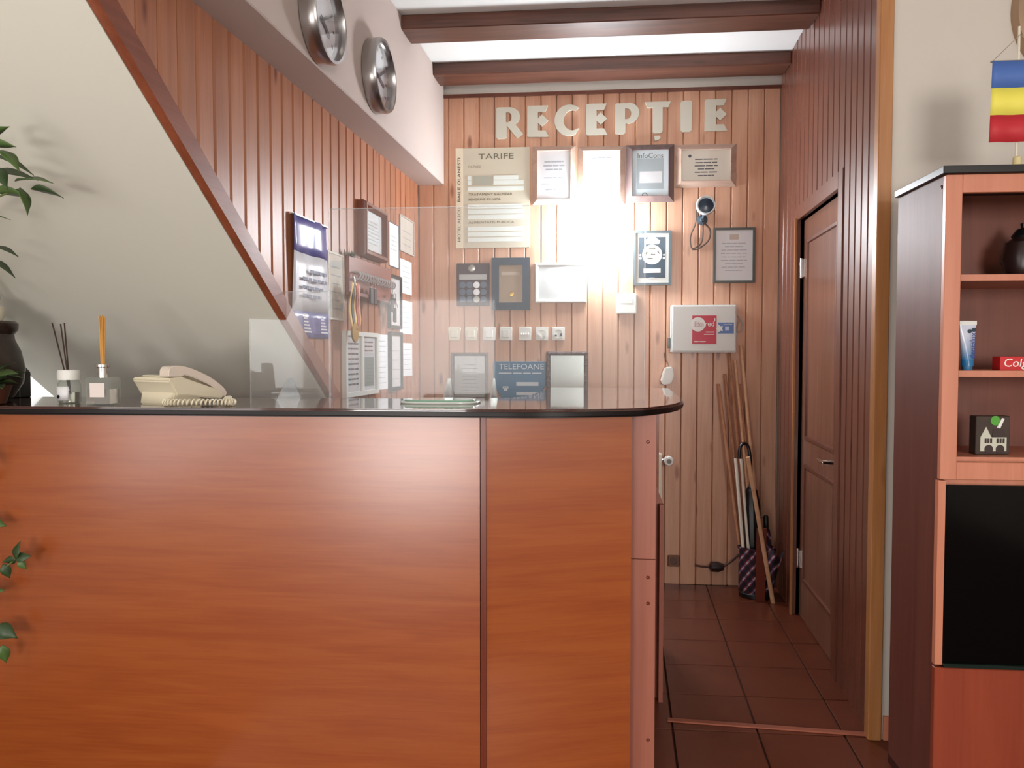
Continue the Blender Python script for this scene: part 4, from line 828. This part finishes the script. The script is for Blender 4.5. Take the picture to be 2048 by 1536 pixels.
for i in range(9):
    f = i / 8; vs += [(.05 + .09 * f, -.075 - .03 * math.sin(f * 6), .26 + .03 * math.sin(f * 7)), (.04 + .06 * f, -.085 - .02 * math.sin(f * 5), .13 + .04 * math.sin(f * 6 + 1))]
o = fl.add(vs, [(2 * i, 2 * i + 1, 2 * i + 3, 2 * i + 2) for i in range(8)]).build('loose_flap', TT, t, angle=80); o.modifiers.new('s', 'SOLIDIFY').thickness = .003
sw = wood('stick_pale', S(196, 146, 112), S(222, 178, 142), 'x', 1, .4, 0, .15, bump=0); sd_ = wood('stick_brown', S(158, 106, 76), S(188, 136, 102), 'x', 1, .4, 0, .15, bump=0)
def stick(px_, py_, bx, by, r0, r1, m, nm, lb, cat='stick', grp=None, off=.03):
    top = BW.hit(px_, py_, off); b0 = Vector((bc.x + bx, bc.y + by, .056)); d = top - b0
    return tag(MB().tube([(0, 0, 0), tuple(d * .5), tuple(d)], [r0, (r0 + r1) / 2, r1], 10).build(nm, m, None, b0), lb, cat, grp)
g_ = 'wooden sticks in the tartan bag'
for (a_, b_, bx, by, m) in ((1437, 768, -.062, .0, sd_), (1450, 748, -.04, .032, sd_), (1458, 706, -.015, .052, sd_), (1470, 720, .01, .052, sw), (1478, 768, .034, .028, sd_)):
    stick(a_, b_, bx, by, .0095, .008, m, 'wooden_stick', 'long slim brown wooden stick leaning in the tartan bag' if m is sd_ else 'pale middling wooden stick between the brown ones', 'stick', g_)
tag(stick(1482, 690, .05, .045, .01, .009, sw, 'wooden_stick', 'tallest pale wooden stick leaning in the corner', off=.025), 'tallest pale wooden stick leaning in the corner', 'stick', g_)
for (a_, b_, bx, m) in ((1471, 917, -.058, 'paperwarm'), (1482, 918, -.03, 'paperwarm')):
    stick(a_, b_, bx, -.04, .009, .009, m, 'pale_rod', 'short pale rod with cut end standing in the tartan bag', 'rod', 'short pale rods', .16)
# black umbrella
b0 = Vector((bc.x - .015, bc.y - .012, .056)); tp = BW.hit(1502, 960, .15); d = tp - b0; L_ = d.length
t = thing('black_umbrella', 'folded black umbrella with curved handle in the tartan bag', 'umbrella', b0); t.rotation_euler = d.to_track_quat('Z', 'Y').to_euler()
MB().lathe([(.004, 0), (.018, .06), (.042, .25), (.048, L_ * .75), (.034, L_ * .9), (.01, L_ * .95)], 14).build('canopy', 'black', t, angle=25)
MB().tube(spline([(0, 0, L_ * .93), (0, 0, L_ + .1), (.01, 0, L_ + .18), (.035, 0, L_ + .205), (.06, 0, L_ + .18), (.066, 0, L_ + .12)], 5), .009, 10).build('handle', 'black', t)
# wooden board and cane
b0 = Vector((bc.x + .005, bc.y - .1, 0)); tp = atd(1513, 1052, b0.y + .02); d = tp - b0
o = MB().box(-.026, .026, -.006, .006, 0, d.length).build('wooden_board', 'lam_dark', None, b0, bevel=.002); o.rotation_euler = d.to_track_quat('Z', 'Y').to_euler(); o.rotation_euler.z = 0; tag(o, 'short reddish-brown wooden board leaning on the front of the tartan bag', 'board')
b0 = atz(1546, 1206, 0); tp = atd(1494, 905, b0.y - .07); d = tp - b0
tag(MB().tube([(0, 0, .0), tuple(d * .97)], [.012, .011], 10).build('cane', sw, None, b0), 'pale straight cane with its tip on the floor by the door frame', 'cane')
b0 = Vector((bc.x + .055, bc.y - .02, .06)); tp = atd(1532, 1040, b0.y + .03); d = tp - b0
t = thing('tartan_umbrella', 'short folded tartan umbrella with wrist loop beside the door frame', 'umbrella', b0); t.rotation_euler = d.to_track_quat('Z', 'Y').to_euler(); L_ = d.length
MB().lathe([(.006, 0), (.022, .05), (.028, L_ * .7), (.02, L_ * .86), (.012, L_ * .88)], 12).build('canopy', TT, t, angle=25); MB().lathe([(.012, L_ * .86), (.014, L_ * .9), (.014, L_ * 1.05), (.01, L_ * 1.07)], 12).build('handle', 'black', t)
MB().tube(spline([(.01, 0, L_ * 1.05), (.035, .0, L_ * 1.0), (.04, 0, L_ * .8), (.02, 0, L_ * .75)], 5), .0025, 6).build('loop', 'ink', t)

# ------------------------------------------------------------------ display cabinet
CFY = 2.355; CX = atd(1887, 600, CFY).x; r_ = ray(1793, 600); ex_ = Vector((math.cos(SK), math.sin(SK), 0)); c0_ = Vector((CX, CFY, 0)); CYB = CFY + (CP + r_ * ((c0_ - CP).dot(ex_) / r_.dot(ex_)) - c0_).dot(Vector((-math.sin(SK), math.cos(SK), 0)))
a = SK; CP0 = Vector((CX, CFY, 0)); CPL = Plane(CP0, a)
cab = thing('display_cabinet', 'tall reddish wooden display cabinet with open shelves and black glass door', 'cabinet', CP0, a)
CH = CPL.uv(1890, 349)[1]; CW = .82; CD = CYB - CFY
zu = lambda py_: CPL.uv(1960, py_)[1]; xu = lambda px_: CPL.uv(px_, 700)[0]
zA, zB, zC, zD = zu(385), zu(925), zu(962), zu(1318)
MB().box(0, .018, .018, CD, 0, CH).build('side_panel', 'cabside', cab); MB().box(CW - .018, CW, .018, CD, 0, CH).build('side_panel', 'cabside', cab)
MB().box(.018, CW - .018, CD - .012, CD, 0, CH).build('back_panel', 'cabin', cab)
MB().box(-.012, CW + .012, -.012, CD, CH, CH + .022).build('top_board', 'black', cab, bevel=.002)
xs = xu(1918)
dfm = MB().box(0, xs, -.002, .018, zC + .003, CH - .001).box(CW - xs, CW, -.002, .018, zC + .003, CH - .001).box(xs, CW - xs, -.002, .018, zA, CH - .001).box(xs, CW - xs, -.002, .018, zC + .003, zB)
dfm.build('door_frame', 'cab', cab, bevel=.0015)
for py_ in (551, 746, 921):
    zz = zu(py_); MB().box(.018, CW - .018, .03, CD - .012, zz - .012, zz + .006).build('shelf', 'cab', cab)
MB().box(.018, CW - .018, .02, CD - .012, zC - .018, zC).build('divider', 'cab', cab)
MB().box(-.004, .016, -.002, .018, zD - .02, zC).build('stile', 'cab', cab)
gd_ = MB().box(.017, CW - .017, -.004, .012, zD - .012, zC - .012).build('glass_door', 'gloss', cab, bevel=.002); MB().box(.017, CW - .017, -.012, .006, zD - .024, zD - .013).build('bottom_rail', mat('rail_green', S(40, 52, 46), .15, .5), gd_)
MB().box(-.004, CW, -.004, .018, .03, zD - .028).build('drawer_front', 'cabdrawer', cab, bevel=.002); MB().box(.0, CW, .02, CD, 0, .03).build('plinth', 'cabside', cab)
pu, pz = CPL.uv(1880, 361); MB().lathe([(0, -.003), (.005, -.002), (.006, 0)], 12, (0, CD * .08, CH - .03), 'x').build('screw_cap', 'black', cab)
def incab(px_, py_, depth): # point on a shelf at a given depth behind the front
    return CPL.hit(px_, py_, -depth)
S2 = zu(746) + .006; S3 = zu(921) + .006; S1 = zu(551) + .006
def setz(P, z): return Vector((P.x, P.y, z))
# toothpaste tube
P = setz(incab(1934, 740, .1), S2); hgt = incab(1934, 642, .1).z - S2
t = thing('toothpaste_tube', 'blue and white toothpaste tube standing on the middle shelf', 'tube', P, a + .15)
n_ = 20; vs = []; ks = 8
for j in range(ks + 1):
    f = j / ks; rx = .017 + .008 * f; ry = .017 * (1 - f) + .0012
    for i in range(n_): an = 2 * math.pi * i / n_; vs.append((rx * math.cos(an), ry * math.sin(an), .012 + (hgt - .022) * f))
tm, tt, b_ = newmat('tube_print'); tc = tt.nodes.new('ShaderNodeTexCoord'); sp = tt.nodes.new('ShaderNodeSeparateXYZ'); rp = tt.nodes.new('ShaderNodeValToRGB'); mr = tt.nodes.new('ShaderNodeMapRange'); mr.inputs['From Max'].default_value = hgt
e = rp.color_ramp.elements; e[0].color = S(40, 110, 160); e[0].position = .2; e[1].color = S(206, 210, 226); e[1].position = .72
tt.links.new(tc.outputs['Object'], sp.inputs[0]); tt.links.new(sp.outputs['Z'], mr.inputs['Value']); tt.links.new(mr.outputs[0], rp.inputs['Fac']); tt.links.new(rp.outputs['Color'], b_.inputs['Base Color']); b_.inputs['Roughness'].default_value = .2
MB().add(vs, [(j * n_ + i, j * n_ + (i + 1) % n_, (j + 1) * n_ + (i + 1) % n_, (j + 1) * n_ + i) for j in range(ks) for i in range(n_)] + [tuple(range(n_))]).build('tube_body', tm, t)
MB().box(-.026, .026, -.0016, .0016, hgt - .012, hgt).build('crimp', 'white', t); MB().lathe([(.013, 0), (.014, .002), (.014, .013), (.012, .014)], 18).build('cap', mat('cap_blue', S(60, 120, 165), .4), t)
text('dentalux', .022, t, mat('print_navy', S(50, 70, 140), .5), .006, -.0165, hgt * .5, width=.075, roll=R(-90)); MB().lathe([(0, 0), (.006, 0), (.006, .002)], 12, (0, 0, 0), 'y').lathe([(0, 0), (.006, 0), (.006, .002)], 12, (.013, 0, .004), 'y').build('emblem', 'navy', t, (.002, -.0075, hgt - .03))
# toothpaste carton
P = setz(incab(2000, 740, .08), S2); hgt = incab(2020, 713, .08).z - S2
t = thing('toothpaste_box', 'red toothpaste carton with white lettering lying on the middle shelf', 'box', P, a)
MB().box(0, .19, 0, .045, 0, hgt).build('carton', mat('carton_red', S(190, 32, 36), .3), t, bevel=.001); text('Colgate', .034, t, 'white', .062, -.0006, hgt * .52, width=.105, shear=.15)
MB().lathe([(0, -.001), (.014, -.001), (.014, .001)], 20, (.082, 0, hgt * .7), 'y').build('sticker', mat('sticker_green', S(110, 176, 80), .4), t)
# souvenir box with a house print
P = setz(incab(1985, 908, .09), S3); hgt = incab(1985, 832, .09).z - S3
t = thing('souvenir_box', 'small gift bag printed with a white house on the bottom shelf', 'bag', P, a + R(6))
ws = .05; MB().box(-ws, ws, 0, .035, 0, hgt).build('bag_body', mat('bag_dark', S(64, 52, 46), .4, noise=.4, nscale=30), t, bevel=.002)
hw = mat('house_white', S(196, 196, 180), .5); hr = mat('house_roof', S(58, 44, 42), .5)
MB().box(-ws * .75, ws * .8, -.0012, 0, .01, hgt * .45).prism([(-ws * .75, hgt * .45), (-ws * .1, hgt * .45), (-ws * .42, hgt * .72)], 'y', -.0012, 0).build('house_print', hw, t)
MB().prism([(-ws * .05, hgt * .45), (ws * .8, hgt * .45), (ws * .6, hgt * .66), (0, hgt * .66)], 'y', -.0016, 0).build('roof_print', hr, t)
b = MB(); [b.box(ws * x_, ws * x_ + .006, -.0018, 0, hgt * .3, hgt * .42) for x_ in (-.5, -.34, -.18, .2, .38, .56)]; [b.lathe([(0, -.0018), (.013, -.0018), (.013, 0)], 16, (ws * x_, 0, hgt * .14), 'y') for x_ in (-.25, .42)]; b.build('window_print', hr, t)
MB().lathe([(0, -.0025), (.014, -.0025), (.014, 0)], 20, (ws * .1, 0, hgt * .88), 'y').build('sticker', mat('sticker_green2', S(84, 158, 60), .4), t); MB().prism([(ws * .2, hgt * .7), (ws * .5, hgt * .95), (ws * .65, hgt * .93), (ws * .4, hgt * .68)], 'y', -.002, 0).build('ribbon', 'white', t)
# dark jar form put in for a shadow shape on the upper shelf
P = setz(incab(2046, 540, .2), S1)
t = thing('shadow_jar', 'dark jar form standing in for a shadow shape on the top shelf', 'jar', P); MB().lathe([(.03, 0), (.045, .01), (.06, .06), (.05, .11), (.03, .125)], 24).build('body', mat('jar_shade', S(42, 26, 24), .3), t); MB().lathe([(.03, .124), (.034, .13), (.02, .15), (.008, .155), (.01, .168), (0, .172)], 20).build('lid', 'black', t)

# ------------------------------------------------------------------ flag, mirror, ornament above the cabinet
TZ = CH + .022
fd = -.10; P = setz(incab(2035, 300, .1), TZ)
t = thing('table_flag', 'small blue yellow red hanging flag on a stand upon the cabinet', 'flag', P, a)
FP = Plane(P, a)
zt_ = FP.uv(2030, 122)[1] - TZ; zb3 = FP.uv(2012, 285)[1] - TZ; xl = FP.uv(1984, 126)[0]; xl2 = FP.uv(1976, 284)[0]
MB().lathe([(.028, 0), (.03, .004), (.028, .01), (.013, .014), (.011, .045), (.006, .048)], 24).build('base', mat('base_cream', S(206, 190, 140), .4), t)
MB().tube([(0, .006, .04), (0, .006, zt_ + .1)], .0035, 10).build('pole', mat('pole_cream', S(214, 206, 186), .4), t)
MB().tube([(xl - .004, 0, zt_), (-xl + .004, 0, zt_)], .003, 8).build('crossbar', 'steel', t)
for k_, (nm, c) in enumerate((('blue_stripe', S(72, 104, 170)), ('yellow_stripe', S(228, 216, 90)), ('red_stripe', S(184, 40, 48)))):
    f0, f1 = k_ / 3, (k_ + 1) / 3; vs = []; n_ = 10
    for f in (f0, f1):
        for i in range(n_ + 1):
            xe = xl + (xl2 - xl) * f; x = xe + (-2 * xe) * i / n_; vs.append((x, -.004 - .003 * math.sin(i * 1.3) * f, zt_ + (zb3 - zt_) * f))
    o = MB().add(vs, [(i, i + 1, n_ + 2 + i, n_ + 1 + i) for i in range(n_)]).build(nm, mat(nm, c, .6), t, angle=80); o.modifiers.new('s', 'SOLIDIFY').thickness = .0015
MB().tube([(xl, -.001, zt_), (0, .0, zt_ + .075), (-xl, -.001, zt_)], .0012, 5).build('string', mat('string', S(150, 136, 116), .7), t)
P = setz(incab(1976, 318, .25), TZ); t = thing('wooden_bell', 'tiny brown wooden bell ornament beside the flag', 'ornament', P)
MB().lathe([(.016, 0), (.017, .003), (.012, .02), (.009, .034), (.004, .04)], 16).build('bell', mat('bell_wood', S(110, 72, 52), .5), t); MB().lathe([(.004, .039), (.006, .044), (0, .049)], 12).build('knob', mat('bell_knob', S(90, 58, 44), .5), t)
u, z = RF.uv(2184, 20); rr = RF.uv(2184, 20)[0] - RF.uv(2022, 20)[0]
t = thing('round_mirror', 'round wall mirror with bronze rim behind the flag', 'mirror', RF.w(u, z), RF.a)
MB().lathe([(rr, .002), (rr, -.02), (rr * .97, -.032), (rr * .9, -.034), (rr * .87, -.02), (rr * .87, .002)], 64, (0, 0, 0), 'y', False).build('rim', mat('bronze_rim', S(168, 140, 116), .3, .6), t); MB().lathe([(rr * .88, .002), (rr * .88, -.012), (0, -.012)], 64, (0, 0, 0), 'y').build('mirror_glass', mat('mirror', (.8, .8, .8, 1), .03, 1), t)
for o in bpy.data.objects:
    for k_ in ('_w', '_h', '_y'):
        if k_ in o: del o[k_]
